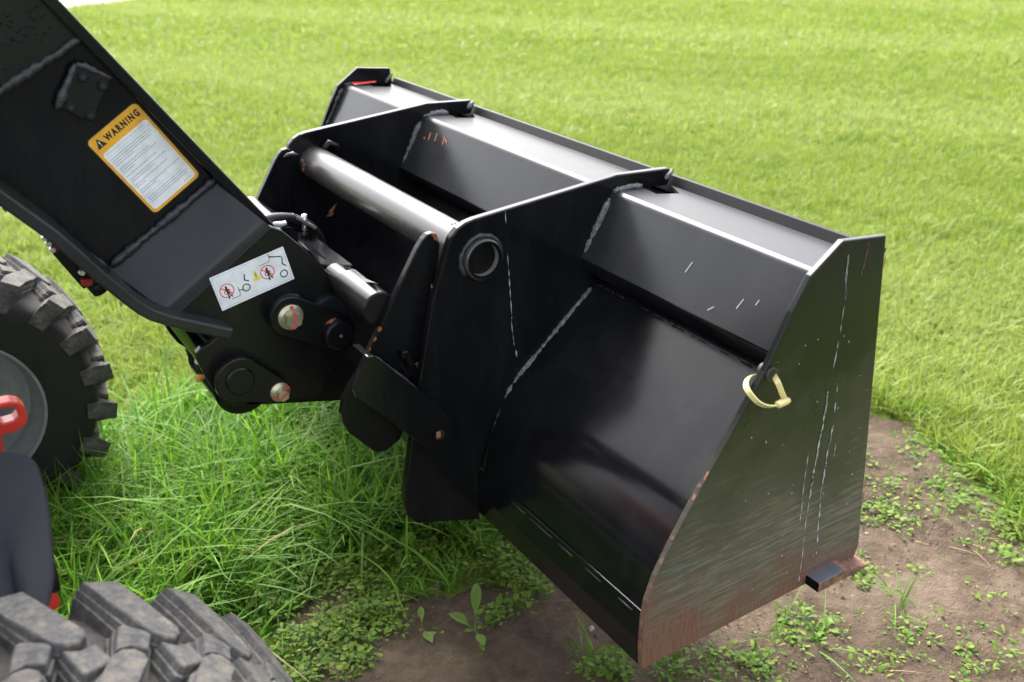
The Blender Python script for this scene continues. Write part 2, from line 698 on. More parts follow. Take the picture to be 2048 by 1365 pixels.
# bare soil: boundary measured on the ground
SOIL = [GX(p) for p in ((300, 1700), (540, 1290), (560, 1240), (610, 1215), (700, 1190), (790, 1185), (900, 1170), (1000, 1150), (1075, 1165))]
SOIL += [Vector((1.28, 1.75, 0)), Vector((1.6, 1.95, 0)), Vector((2.1, 1.95, 0))]
SOIL += [GX(p) for p in ((1745, 840), (1800, 862), (1850, 905), (1915, 950), (1985, 1015), (2060, 1110), (2140, 1190), (2300, 1400))]
SOIL += [Vector((1.5, 0.45, 0)), Vector((1.0, 0.55, 0))]
SOIL2 = np.array([(p.x, p.y) for p in SOIL])


def signed_soil(P):
    """positive inside the bare patch, metres to its edge"""
    P = np.asarray(P)
    n = len(SOIL2)
    inside = np.zeros(len(P), bool)
    dist = np.full(len(P), 1e9)
    for i in range(n):
        a, b = SOIL2[i], SOIL2[(i + 1) % n]
        ab = b - a
        t = np.clip(((P - a) @ ab) / (ab @ ab), 0, 1)
        dist = np.minimum(dist, np.linalg.norm(P - (a + t[:, None] * ab), axis=1))
        c = ((a[1] > P[:, 1]) != (b[1] > P[:, 1])) & (P[:, 0] < (b[0] - a[0]) * (P[:, 1] - a[1]) / (b[1] - a[1] + 1e-12) + a[0])
        inside ^= c
    return np.where(inside, dist, -dist)


_G = NR.random((64, 64))


def vnoise(P, s, off=0.0):
    q = np.asarray(P) * s + off + 100.0
    i = np.floor(q).astype(int)
    f = q - i
    f = f * f * (3 - 2 * f)
    g = lambda a, b: _G[a % 64, b % 64]
    x0 = g(i[:, 0], i[:, 1]) * (1 - f[:, 0]) + g(i[:, 0] + 1, i[:, 1]) * f[:, 0]
    x1 = g(i[:, 0], i[:, 1] + 1) * (1 - f[:, 0]) + g(i[:, 0] + 1, i[:, 1] + 1) * f[:, 0]
    return x0 * (1 - f[:, 1]) + x1 * f[:, 1]


def fast_mesh(name, V, quads, tris, mat, smooth=True):
    me = bpy.data.meshes.new(name)
    nq, ntr = len(quads), len(tris)
    me.vertices.add(len(V))
    me.vertices.foreach_set('co', np.ascontiguousarray(V, np.float32).ravel())
    loops = np.concatenate([quads.ravel(), tris.ravel()]).astype(np.int32)
    me.loops.add(len(loops))
    me.loops.foreach_set('vertex_index', loops)
    me.polygons.add(nq + ntr)
    ls = np.concatenate([np.arange(nq) * 4, nq * 4 + np.arange(ntr) * 3]).astype(np.int32)
    me.polygons.foreach_set('loop_start', ls)
    me.polygons.foreach_set('loop_total', np.concatenate([np.full(nq, 4), np.full(ntr, 3)]).astype(np.int32))
    me.polygons.foreach_set('use_smooth', np.full(nq + ntr, smooth))
    me.materials.append(M[mat])
    me.update(calc_edges=True)
    me.validate()
    o = bpy.data.objects.new(name, me)
    COL.objects.link(o)
    return o


def soil_sheet():
    k = N('bare_soil')
    tc = k.n('ShaderNodeTexCoord')
    p = tc.outputs['Object']
    a = k.noise(2.6, 6, 0.65, p)
    b = k.noise(28, 8, 0.72, p)
    c = k.noise(170, 4, 0.7, p)
    dry = k.ramp(k.math('ADD', k.math('MULTIPLY', a, .6), k.math('MULTIPLY', b, .4)),
                 [(0.36, (0.075, 0.053, 0.038)), (0.49, (0.148, 0.106, 0.073)), (0.63, (0.230, 0.175, 0.128))])
    grit = k.ramp(c, [(0.66, 0.0), (0.72, 1.0)])
    k.color(k.mix(k.math('MULTIPLY', grit, 0.4), dry, (0.28, 0.23, 0.18)))
    k.set(Roughness=0.9, Specular_IOR_Level=0.2)
    k.bump(k.math('ADD', k.math('MULTIPLY', b, 1.0), k.math('MULTIPLY', c, 0.25)), 1.0, 0.030)
    M['bare_soil'] = k.m
    x0, y0 = SOIL2.min(0) - .15
    x1, y1 = SOIL2.max(0) + .15
    st = 0.018
    xs, ys = np.arange(x0, x1, st), np.arange(y0, y1, st)
    Xg, Yg = np.meshgrid(xs, ys, indexing='ij')
    P = np.stack([Xg.ravel(), Yg.ravel()], 1)
    s = signed_soil(P) + (vnoise(P, 9) - .5) * .14
    z = 0.004 + np.clip(s, -.03, .12) * 0.10 + (vnoise(P, 5, 3) - .5) * .022 + (vnoise(P, 17, 9) - .5) * .014 + (vnoise(P, 45, 5) - .5) * .006
    z = np.where(s < -.02, -0.02, np.maximum(z, 0.003))
    V = np.column_stack([P, z])
    nx, ny = len(xs), len(ys)
    idx = np.arange(nx * ny).reshape(nx, ny)
    q = np.stack([idx[:-1, :-1], idx[1:, :-1], idx[1:, 1:], idx[:-1, 1:]], -1).reshape(-1, 4)
    keep = (s[q] > -.06).all(1)
    o = fast_mesh('bare_soil', V, q[keep], np.zeros((0, 3), int), 'bare_soil')
    tag(o, kind='structure')


soil_sheet()


# ================================================================== GRASS
def blade_mesh(name, P, h, w, lean, ang, mat, segs=3, z0=0.0, curl=1.6):
    """one curved tapering blade per point"""
    n = len(P)
    base = np.column_stack([P, np.full(n, z0)])
    d = np.column_stack([np.cos(ang), np.sin(ang)])
    face = ang + NR.normal(0, .6, n) + math.pi / 2
    side = np.column_stack([np.cos(face), np.sin(face), np.zeros(n)])
    V = np.zeros((n, segs * 2 + 1, 3))
    for s in range(segs + 1):
        t = s / segs
        out = lean * h * t ** curl
        up = h * (t - 0.35 * np.minimum(lean, 1.6) * t ** 2.4 * .8)
        c = base + np.column_stack([d * out[:, None], up])
        ww = w * (1 - 0.85 * t ** 1.8) * .5
        if s < segs:
            V[:, s * 2] = c - side * ww[:, None]
            V[:, s * 2 + 1] = c + side * ww[:, None]
        else:
            V[:, segs * 2] = c
    k = segs * 2 + 1
    off = (np.arange(n) * k)[:, None]
    qs = [np.array([2 * s, 2 * s + 1, 2 * s + 3, 2 * s + 2])[None] + off for s in range(segs - 1)]
    q = np.stack(qs, 1).reshape(-1, 4) if qs else np.zeros((0, 4), int)
    t_ = np.array([segs * 2 - 2, segs * 2 - 1, segs * 2])[None] + off
    return V.reshape(-1, 3), q, t_


def join_blades(name, chunks, mat):
    Vs, Qs, Ts, o = [], [], [], 0
    for V, q, t in chunks:
        Vs.append(V)
        Qs.append(q + o)
        Ts.append(t + o)
        o += len(V)
    return fast_mesh(name, np.concatenate(Vs), np.concatenate(Qs), np.concatenate(Ts), mat)


# wheels flatten the grass where they stand
WHEELS = [(-0.02, 1.06), (-0.02, 2.635)]


def scatter(n, r0, r1, a0, a1):
    r = np.sqrt(NR.uniform(r0 * r0, r1 * r1, n))
    a = np.radians(NR.uniform(a0, a1, n))
    return np.column_stack([r * np.cos(a), r * np.sin(a)])


def tallness(P):
    """1 where the mower did not reach (under and beside the machine), 0 on the mown lawn"""
    x, y = P[:, 0], P[:, 1]
    edge = 3.15 + (vnoise(P, 2.2, 4) - .5) * .5
    t = np.clip((edge - y - 0.18 * np.abs(x - .5)) / .7, 0, 1)
    t *= np.clip((2.55 - x) / .6, 0, 1)
    return t


def road_side(P):
    a, d, nn = ROAD
    return (P[:, 0] - a.x) * nn.x + (P[:, 1] - a.y) * nn.y


def grow():
    # --- long uncut grass under the boom
    n = 112000
    P = np.column_stack([NR.uniform(-0.35, 2.6, n), NR.uniform(0.75, 3.7, n)])
    # gather into tufts
    tuft = np.column_stack([NR.uniform(-0.35, 2.6, 2600), NR.uniform(0.75, 3.7, 2600)])
    k = NR.integers(0, 2600, n)
    m = NR.random(n) < .62
    P[m] = tuft[k[m]] + NR.normal(0, .022, (m.sum(), 2))
    s = signed_soil(P) + (vnoise(P, 6, 2) - .5) * .22
    T = tallness(P)
    keep = (NR.random(n) < T) & (s < -0.02) & (NR.random(n) < np.clip((-s) / .22, .22, 1))
    for wx, wy in WHEELS:
        keep &= ~((np.abs(P[:, 0] - wx) < .16) & (np.abs(P[:, 1] - wy) < .13))
    P, s = P[keep], s[keep]
    n = len(P)
    h = NR.gamma(7, 1 / 7, n) * (.105 + .05 * vnoise(P, 3, 1)) * np.clip(-s / .3, .5, 1)
    w = NR.uniform(.0048, .0108, n)
    lean = np.abs(NR.normal(.75, .45, n))
    ang = NR.uniform(0, 2 * np.pi, n)
    ch = [blade_mesh('', P, h, w, lean, ang, '', segs=4)]
    # long seed-grass blades, flopping over
    n2 = 1500
    P2 = P[NR.integers(0, n, n2)] + NR.normal(0, .01, (n2, 2))
    ch.append(blade_mesh('', P2, NR.uniform(.15, .25, n2), NR.uniform(.006, .011, n2), np.abs(NR.normal(.9, .45, n2)), NR.uniform(0, 2 * np.pi, n2), '', segs=5))
    o = join_blades('long_grass', ch, 'tall_grass')
    tag(o, 'long uncut green grass growing under the boom and between the wheels', 'grass', kind='stuff')

    # --- mown lawn, blades thinning out and widening with distance
    ch = []
    for (r0, r1, a0, a1, dens, hh, ww, segs) in ((2.2, 4.2, 8, 108, 13000, .052, .0044, 3), (4.2, 6.5, 12, 104, 9000, .05, .0054, 2),
                                                 (6.5, 10, 16, 98, 4200, .05, .0085, 2), (10, 17, 20, 95, 1500, .05, .015, 2), (17, 34, 22, 92, 260, .055, .036, 2)):
        area = (r1 * r1 - r0 * r0) * math.radians(a1 - a0) / 2
        n = int(area * dens)
        P = scatter(n, r0, r1, a0, a1)
        clump = vnoise(P, 7, 7) * .5 + vnoise(P, 19, 3) * .5
        s = signed_soil(P) + (vnoise(P, 6, 2) - .5) * .2
        T = tallness(P)
        keep = (NR.random(n) < 1 - T * .85) & (NR.random(n) < .45 + clump) & (s < -.03)
        rs = road_side(P) + (vnoise(P, 1.5, 2) - .5) * .35
        keep &= rs < .1
        P, clump, s = P[keep], clump[keep], s[keep]
        n = len(P)
        h = hh * NR.uniform(.55, 1.35, n) * (.75 + .5 * clump)
        edge_long = (-s < .35) & (P[:, 1] < 2.5)
        h = np.where(edge_long, h * 1.55, h)
        ch.append(blade_mesh('', P, h, ww * NR.uniform(.7, 1.3, n), np.abs(NR.normal(.7, .5, n)), NR.uniform(0, 2 * np.pi, n), '', segs=segs, curl=1.4))
    # rougher darker tufts the mower left standing
    C = scatter(150, 3.4, 12, 14, 100)
    P = np.repeat(C, 60, axis=0) + NR.normal(0, .05, (150 * 60, 2))
    n = len(P)
    P = P[(signed_soil(P) < -.3) & (road_side(P) < -.3)]
    n = len(P)
    ch.append(blade_mesh('', P, NR.uniform(.05, .095, n), NR.uniform(.005, .010, n), np.abs(NR.normal(.8, .4, n)), NR.uniform(0, 2 * np.pi, n), '', segs=2))
    # grass at the viewer's side, where it is only seen mirrored in the paint
    n = 26000
    P = scatter(n, .5, 3.2, -75, 12)
    s = signed_soil(P)
    P = P[(s < -.03) & (P[:, 1] > -.72)]
    n = len(P)
    ch.append(blade_mesh('', P, NR.uniform(.04, .08, n), NR.uniform(.006, .010, n), np.abs(NR.normal(.7, .4, n)), NR.uniform(0, 2 * np.pi, n), '', segs=2))
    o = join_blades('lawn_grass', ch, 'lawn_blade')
    tag(o, 'bright yellow green mown lawn spreading behind the bucket', 'lawn', kind='stuff')


grow()


def clover():
    """low round-leaved weeds creeping over the soil"""
    centres = []

    def patch(p, r, n):
        c = on_ground(p)
        # sparser, more straggling on the open side of the bucket
        if c.x > 1.25:
            n, r = int(n * .62), r * 1.22
        for _ in range(n):
            a, q = rnd.uniform(0, 2 * math.pi), r * rnd.random() ** .62 * rnd.uniform(.6, 1.35)
            centres.append((c.x + q * math.cos(a), c.y + q * math.sin(a), rnd.uniform(.7, 1.25)))
    for p, r, n in (((720, 1262), .10, 130), ((655, 1305), .085, 85), ((760, 1240), .06, 40), ((600, 1290), .04, 18), ((690, 1335), .05, 34), ((730, 1345), .03, 14), ((580, 1335), .06, 40), ((600, 1365), .05, 30),
                    ((640, 1140), .16, 170), ((720, 1125), .15, 150), ((560, 1170), .12, 110), ((820, 1120), .12, 80), ((960, 1105), .12, 120), ((1030, 1150), .09, 95),
                    ((1055, 1185), .05, 45), ((1000, 1250), .035, 20), ((1030, 1225), .03, 20), ((545, 1225), .05, 40),
                    ((1470, 1330), .055, 34), ((1420, 1345), .06, 36), ((1530, 1345), .05, 30), ((1500, 1320), .04, 22), ((1600, 1285), .05, 34), ((1640, 1260), .05, 26), ((1590, 1240), .04, 12),
                    ((1180, 1345), .05, 28), ((1240, 1350), .05, 26), ((1330, 1350), .04, 16), ((1380, 1300), .02, 8),
                    ((1780, 1010), .10, 80), ((1765, 1040), .06, 36), ((1760, 930), .05, 24), ((1735, 1170), .05, 30), ((1720, 1145), .03, 14), ((1890, 950), .13, 60), ((1850, 905), .1, 60),
                    ((1950, 1000), .12, 60), ((2020, 1060), .12, 90), ((2030, 1110), .08, 60), ((1900, 1010), .08, 30), ((1990, 950), .1, 60), ((1840, 1145), .03, 8), ((1885, 1240), .04, 12),
                    ((1820, 1290), .06, 24), ((1780, 1270), .04, 14), ((1970, 1200), .05, 10), ((2000, 1330), .09, 36), ((1940, 1350), .08, 26), ((1860, 1310), .05, 18), ((1700, 1330), .05, 14), ((1780, 1340), .05, 16)):
        patch(p, r, n)
    for _ in range(330):        # stray seedlings
        p = NR.uniform(SOIL2.min(0), SOIL2.max(0))
        if signed_soil(p[None])[0] > .02:
            for _k in range(rnd.randint(1, 3)):
                centres.append((p[0] + rnd.uniform(-.02, .02), p[1] + rnd.uniform(-.02, .02), rnd.uniform(.4, .8)))
    V, T = [], []
    for (x, y, sc) in centres:
        nl = rnd.randint(3, 7)
        slim = rnd.random() < .35
        flat = .45 if x > 1.25 else 1.0
        a0 = rnd.uniform(0, 6.28)
        hz = (rnd.uniform(.006, .026) if rnd.random() < .75 else rnd.uniform(.02, .05)) * sc * flat
        for i in range(nl):
            a = a0 + i * 6.283 / nl + rnd.uniform(-.35, .35)
            L = rnd.uniform(.006, .0185) * sc * (1.35 if slim else 1)
            W = L * (rnd.uniform(.24, .36) if slim else rnd.uniform(.55, .85))
            r0 = rnd.uniform(.003, .010) * sc
            tilt = rnd.uniform(-.5, 1.1)
            ca, sa = math.cos(a), math.sin(a)
            o = len(V)
            z = hz + rnd.uniform(-.006, .006) + .006
            for (u, v, dz) in ((0, 0, 0), (.35, -.42, .10), (.75, -.45, .12), (1, 0, .0), (.75, .45, .12), (.35, .42, .10)):
                px_, py_ = r0 + u * L, v * W
                V.append((x + px_ * ca - py_ * sa, y + px_ * sa + py_ * ca, max(.006, z + dz * L + u * L * tilt * .6)))
            T += [(o, o + 1, o + 5), (o + 1, o + 2, o + 4), (o + 1, o + 4, o + 5), (o + 2, o + 3, o + 4)]
    o = fast_mesh('clover_cover', np.array(V), np.zeros((0, 4), int), np.array(T), 'clover_leaf')
    tag(o, 'low round leaved weeds and clover creeping over the bare soil', 'ground cover', kind='stuff')
    # dry stalks and fallen blades on the soil
    n = 230
    P = NR.uniform(SOIL2.min(0), SOIL2.max(0), (n, 2))
    P = P[signed_soil(P) > .03]
    n = len(P)
    V, q, t = blade_mesh('', P, NR.uniform(.008, .026, n), NR.uniform(.0010, .0026, n), NR.uniform(2, 5, n), NR.uniform(0, 6.28, n), '', segs=3, z0=.008, curl=1.1)
    o = fast_mesh('dry_straw', V, q, t, 'dry_straw')
    tag(o, 'dry straw stalks and fallen grass blades lying on the soil', 'straw', kind='stuff')
    # crumbs of soil and small stones
    V, T = [], []
    for _ in range(4500):
        p = NR.uniform(SOIL2.min(0), SOIL2.max(0))
        if signed_soil(p[None])[0] < .0:
            continue
        r = rnd.uniform(.0015, .0050) * (2.4 if rnd.random() < .06 else 1)
        o = len(V)
        q = [(1, 0, 0), (.2, .9, .1), (-.9, .3, 0), (-.4, -.9, 0), (.6, -.7, .1), (.1, .05, .9)]
        a = rnd.uniform(0, 6.28)
        for (u, v, w_) in q:
            j_ = rnd.uniform(.7, 1.2) * r
            V.append((p[0] + (u * math.cos(a) - v * math.sin(a)) * j_, p[1] + (u * math.sin(a) + v * math.cos(a)) * j_, .010 + w_ * j_))
        T += [(o + i, o + (i + 1) % 5, o + 5) for i in range(5)]
    o = fast_mesh('soil_crumbs', np.array(V), np.zeros((0, 4), int), np.array(T), 'soil_crumb', smooth=False)
    tag(o, 'small crumbs of soil and stones strewn over the bare patch', 'soil crumbs', kind='stuff')
    # grass sprigs in the soil
    spr = [((1560, 1290), 10), ((1640, 1290), 8), ((1800, 1230), 9), ((1790, 1215), 6), ((1195, 1325), 8), ((800, 1185), 14), ((900, 1165), 18), ((955, 1115), 16), ((585, 1215), 8), ((1010, 1130), 8),
           ((1885, 985), 10), ((1760, 800), 22), ((1830, 830), 26), ((1975, 960), 20), ((2040, 1000), 18)]
    Ps = []
    for p, c in spr:
        g = on_ground(p)
        for _ in range(c):
            Ps.append((g.x + rnd.gauss(0, .014), g.y + rnd.gauss(0, .014)))
    Ps = np.array(Ps)
    n = len(Ps)
    V, q, t = blade_mesh('', Ps, NR.uniform(.05, .12, n), NR.uniform(.003, .006, n), np.abs(NR.normal(1.1, .5, n)), NR.uniform(0, 6.28, n), '', segs=4)
    o = fast_mesh('grass_sprigs', V, q, t, 'tall_grass')
    tag(o, 'sparse sprigs of grass rooted in the bare soil', 'grass', kind='stuff')


clover()


def weed(name, p, leaves, label):
    """leaves: (azimuth deg, length, width, rise)"""
    g = on_ground(p)
    root = empty(name, (g.x, g.y, 0.012), label, 'weed', 'broad leaved weeds on the bare soil')
    for (az, L, W, rise) in leaves:
        mb = MB()
        a = math.radians(az)
        ca, sa = math.cos(a), math.sin(a)
        rows = []
        n = 9
        for i in range(n + 1):
            t = i / n
            ww = W * (.10 if t < .3 else (.10 + .90 * math.sin(math.pi * min(1, (t - .3) / .7) ** .8)) if t < 1 else .05) * .5
            z = rise * math.sin(t * 1.9) + .002
            row = []
            for v in (-1, -.5, 0, .5, 1):
                zz = z + abs(v) * ww * .35
                u, q = L * t, v * ww
                row.append((u * ca - q * sa, u * sa + q * ca, zz))
            rows.append(row)
        mb.rings(rows, 'broad_leaf', close=False, caps=False)
        mb.build('leaf', root)
    return root


# bearings measured on the ground between leaf foot and tip
def bearing(a, b):
    p, q = on_ground(a), on_ground(b)
    return math.degrees(math.atan2(q.y - p.y, q.x - p.x)), (q - p).length


def weed_px(name, foot, tips, label):
    lv = []
    for (tip, wpx, rise) in tips:
        az, L = bearing(foot, tip)
        lv.append((az, min(L * (1 - rise * 3.2), .16), wpx, rise))
    weed(name, foot, lv, label)


weed_px('broadleaf_weed', (950, 1272), [((955, 1192), .026, .045), ((895, 1248), .028, .02), ((970, 1312), .022, .012), ((928, 1277), .014, .006), ((965, 1268), .012, .008)],
        'largest broad leaved weed, one leaf standing upright, on bare soil below the gusset')
weed_px('broadleaf_weed', (845, 1268), [((842, 1232), .016, .02), ((866, 1305), .024, .012)],
        'small weed with two spoon shaped leaves on bare soil right of the clover patch')
weed_px('broadleaf_weed', (1250, 1352), [((1247, 1308), .024, .03), ((1268, 1362), .016, .008), ((1225, 1360), .014, .008)],
        'weed with one pale upright leaf in front of the rear corner of the bucket')
weed_px('broadleaf_weed', (1652, 1272), [((1655, 1252), .018, .014), ((1680, 1280), .018, .008), ((1628, 1290), .012, .01), ((1640, 1258), .012, .01)],
        'pale weed on bare soil in front of the rusty bucket side plate')

# ================================================================== BUCKET
K = 0.772
bk = lambda x, z: (K * x, 0.3648 + K * z)          # bucket section measured in its own units
Y0, YG1, YG2, YF = 0.9365, 1.467, 2.262, 2.752      # near side plate, two gussets, far side plate
PT = 0.012
bucket = empty('loader_bucket', (1.1, 1.85, 0.365), 'gloss black steel loader bucket with worn rusty side plate hung on the boom', 'loader bucket')
BP = []
SIDE = [(1.742, .903), (1.603, .918), (1.517, .859), (1.475, .788), (1.415, .667), (1.350, .568), (1.284, .468), (1.2, .335), (1.155, .25), (1.135, .19), (1.129, .138),
        (1.129, .06), (1.135, 0.0), (1.84, 0.0), (1.853, .04)]
side = [bk(*p) for p in SIDE]
mb = MB()
mb.prism(side, Y0, Y0 + PT, 'worn_side')
sp_near = mb.build('side_plate', bevel=.002)
sp_near['label'] = 'near side plate, scuffed and rusty towards its lower rear corner'
mb = MB()
mb.prism(side, YF, YF + PT, 'black_paint')
sp_far = mb.build('side_plate', bevel=.0015)
BP += [sp_near, sp_far]

SHELL = [(1.499, .615), (1.42, .5485), (1.33, .471), (1.25, .402), (1.222, .369), (1.198, .330), (1.176, .285), (1.160, .24), (1.148, .19), (1.140, .138)]
sh = [bk(*p) for p in SHELL]


def ribbon(path, y0, y1, th, mat, mb, inward=1):
    """plate following a path in XZ, between y0 and y1"""
    n = len(path)
    off = []
    for i in range(n):
        a, b = path[max(i - 1, 0)], path[min(i + 1, n - 1)]
        dx, dz = b[0] - a[0], b[1] - a[1]
        L = math.hypot(dx, dz)
        off.append((path[i][0] - dz / L * th * inward, path[i][1] + dx / L * th * inward))
    vs = []
    for p, q in zip(path, off):
        vs += [(p[0], y0, p[1]), (p[0], y1, p[1]), (q[0], y1, q[1]), (q[0], y0, q[1])]
    fs = []
    for i in range(n - 1):
        a = 4 * i
        for k in range(4):
            fs.append([a + k, a + (k + 1) % 4, a + 4 + (k + 1) % 4, a + 4 + k])
    fs += [[0, 3, 2, 1], [4 * n - 4, 4 * n - 3, 4 * n - 2, 4 * n - 1]]
    mb.add(vs, fs, mat)


# catmull-rom refine so the shell curves smoothly
def smooth_path(p, sub=5):
    out = []
    for i in range(len(p) - 1):
        p0, p1, p2, p3 = p[max(i - 1, 0)], p[i], p[i + 1], p[min(i + 2, len(p) - 1)]
        for s in range(sub):
            t = s / sub
            out.append(tuple(.5 * ((2 * p1[c]) + (-p0[c] + p2[c]) * t + (2 * p0[c] - 5 * p1[c] + 4 * p2[c] - p3[c]) * t * t + (-p0[c] + 3 * p1[c] - 3 * p2[c] + p3[c]) * t ** 3) for c in (0, 1)))
    return out + [p[-1]]


mb = MB()
shp = [sh[0]] + smooth_path(sh[1:-1], 5) + [sh[-1]]
shp = [(sh[0][0] + .06 * .6, sh[0][1] + .05 * .6)] + shp
ribbon(shp, Y0 + PT, YF, .010, 'black_paint', mb, 1)
BP.append(mb.build('back_shell', smooth_angle=25))
mb = MB()
heel = [bk(1.134, .142), bk(1.127, .08), bk(1.135, 0.0)]
mb.prism([bk(1.1415, .150), bk(1.138, .150), bk(1.126, .08), bk(1.134, .004), bk(1.15, .004), bk(1.142, .08)], Y0 + PT, YF, 'black_paint')
BP.append(mb.build('heel_plate', bevel=.002))
mb = MB()
mb.prism([bk(1.15, .004), bk(1.15, .022), bk(1.70, .022), bk(1.70, .004)], Y0 + PT, YF, 'black_paint')
BP.append(mb.build('floor_plate'))
# cutting edge, wider than the bucket, bevelled nose, end sticking out past the side plate
mb = MB()
ce = [at_y(p, Y0 - .035) for p in ((1628, 1152), (1712, 1098), (1745, 1110), (1640, 1172))]
zt, zb = .3648 + .030, .3648 + .002
x0c = at_y((1641, 1172), Y0 - .035).x
x1c = at_y((1745, 1112), Y0 - .035).x
prof = [(x0c, zb), (x0c, zt - .006), (x1c - .075, zt - .006), (x1c, zb + .004), (x1c - .004, zb)]
yA, yB = Y0 - .032, YF + .045
n = len(prof)
vs = [(p[0], yA, p[1]) for p in prof] + [(p[0], yB, p[1]) for p in prof]
mb.add(vs, [list(range(n))], 'edge_rust')
mb.add(vs, [list(range(2 * n - 1, n - 1, -1))], 'edge_rust')
for i in range(n):
    mb.add(vs, [[i, i + n, (i + 1) % n + n, (i + 1) % n]], ('black_paint', 'cutting_steel', 'edge_rust', 'edge_rust', 'edge_rust')[i])
BP.append(mb.build('cutting_edge', bevel=.002))

# stiffener box: three lengths between the plates, each top notched at its far end
BOXF = [(1.486, .640), (1.450, .695), (1.536, .842), (1.543, .853), (1.554, .860), (1.735, .846)]
bx = [bk(*p) for p in BOXF]


def box_length(ya, yb):
    mb = MB()
    o = .006
    ins = lambda p: (p[0] + .004, p[1] - .005)
    # under side, rear face, rolled corner
    ribbon(bx[:2], ya, yb, .008, 'black_paint', mb, -1)
    pts = [bx[1]] + smooth_path([bx[1], bx[2], bx[3], bx[4]], 4)[5:]
    pts = [bx[1], bx[2]] + smooth_path([bx[2], bx[3], bx[4]], 5)[1:]
    vs = [(p[0], y, p[1]) for y in (ya, yb) for p in pts]
    n = len(pts)
    mb.add(vs, [[i, i + n, i + 1 + n, i + 1] for i in range(n - 1)], 'sky_sheen_black')
    # top sheet with the notch: corner cut off at the far end next to the lip
    a, b = pts[-1], bx[5]
    L = lambda t, y: (a[0] + (b[0] - a[0]) * t, y, a[1] + (b[1] - a[1]) * t)
    d = .055
    top = [L(0, ya), L(0, yb), L(.50, yb), L(.44, yb - d), L(.80, yb - d * 1.25), L(1, yb - .01), L(1, ya)]
    low = [(p[0] - .0, p[1], p[2] - .007) for p in top]
    k = len(top)
    mb2 = MB()
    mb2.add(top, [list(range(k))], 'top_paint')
    mb2.add(low, [list(range(k))[::-1]], 'black_paint')
    mb2.add(top + low, [[i, (i + 1) % k, (i + 1) % k + k, i + k] for i in range(k)], 'brown_edge')
    # inner floor seen through the notch
    q = [(p[0], p[1] - .05) for p in (a, b)]
    mb.add([(q[0][0] + .02, ya, q[0][1]), (q[0][0] + .02, yb, q[0][1]), (q[1][0] - .01, yb, q[1][1]), (q[1][0] - .01, ya, q[1][1])], [[0, 1, 2, 3]], 'dull_black')
    o = mb.build('stiffener_box', smooth_angle=28)
    ts = mb2.build('top_sheet')
    ts.parent = o
    wn = o.modifiers.new('even_shading', 'WEIGHTED_NORMAL')
    wn.weight = 100
    wn.keep_sharp = True
    return o


for ya, yb in ((Y0 + PT, YG1), (YG1 + .018, YG2), (YG2 + .018, YF)):
    BP.append(box_length(ya, yb))
# front sheet of the box, carrying the shell up to the lip
mb = MB()
ribbon([bk(1.530, .642), bk(1.64, .735), bk(1.752, .832)], Y0 + PT, YF, .008, 'black_paint', mb, -1)
BP.append(mb.build('upper_shell'))
# standing lip strip along the top front
mb = MB()
lip = [bk(1.735, .825), bk(1.757, .866), bk(1.775, .862), bk(1.755, .822)]
mb.prism(lip, Y0 + PT, YF, 'dull_black')
BP.append(mb.build('lip_strip', bevel=.0015))

GUS = [(1.752, .876), (1.735, .889), (1.56, .898), (1.545, .896), (1.13, .858), (1.105, .853), (1.083, .842), (1.066, .826), (1.056, .805), (1.048, .78), (1.009, .675), (.953, .417), (.908, .165), (.905, .13), (.912, .085), (.938, .052),
       (1.132, -.012), (1.128, .06), (1.1325, .14), (1.147, .19), (1.160, .238), (1.178, .283), (1.200, .326), (1.228, .365), (1.256, .398), (1.336, .467), (1.426, .545), (1.503, .611),
       (1.492, .640), (1.457, .695), (1.54, .838), (1.557, .856), (1.735, .842)]
gus = [bk(*p) for p in GUS]
HOLE = bk(1.146, .756)
for i, y in enumerate((YG1, YG2)):
    mb = MB()
    mb.prism(gus, y, y + .018, 'black_paint')
    g = mb.build('gusset_plate', bevel=.003)
    BP.append(g)
    # weld beads against box and shell, on the near face
    w = []
    wy = y - .003
    v3 = lambda x, z: Vector((*([bk(x, z)[0]]), wy, bk(x, z)[1]))
    w.append(weld('weld_bead', [v3(1.462, .705), v3(1.50, .775), v3(1.536, .840)], .0105, 'weld_bright'))
    w.append(weld('weld_bead', [v3(1.545, .857), v3(1.60, .862), v3(1.64, .858)], .0105, 'weld_bright'))
    w.append(weld('weld_bead', [v3(1.720, .862), v3(1.745, .885)], .0115, 'weld_bright'))
    if i == 0:
        w.append(weld('weld_bead', [v3(1.486, .600), v3(1.426, .547), v3(1.336, .469), v3(1.256, .400), v3(1.228, .368), v3(1.212, .342)], .0092, 'weld_bright'))
        w.append(weld('weld_bead', [v3(1.205, .332), v3(1.183, .287), v3(1.166, .242), v3(1.154, .195), v3(1.145, .145)], .0075, 'black_paint'))
    for q in w:
        q.parent = g
# shell stiffener weld seams seen below the cross tube
for (pa, pb) in (((752, 462), (706, 530)), ((820, 378), (811, 390))):
    pass
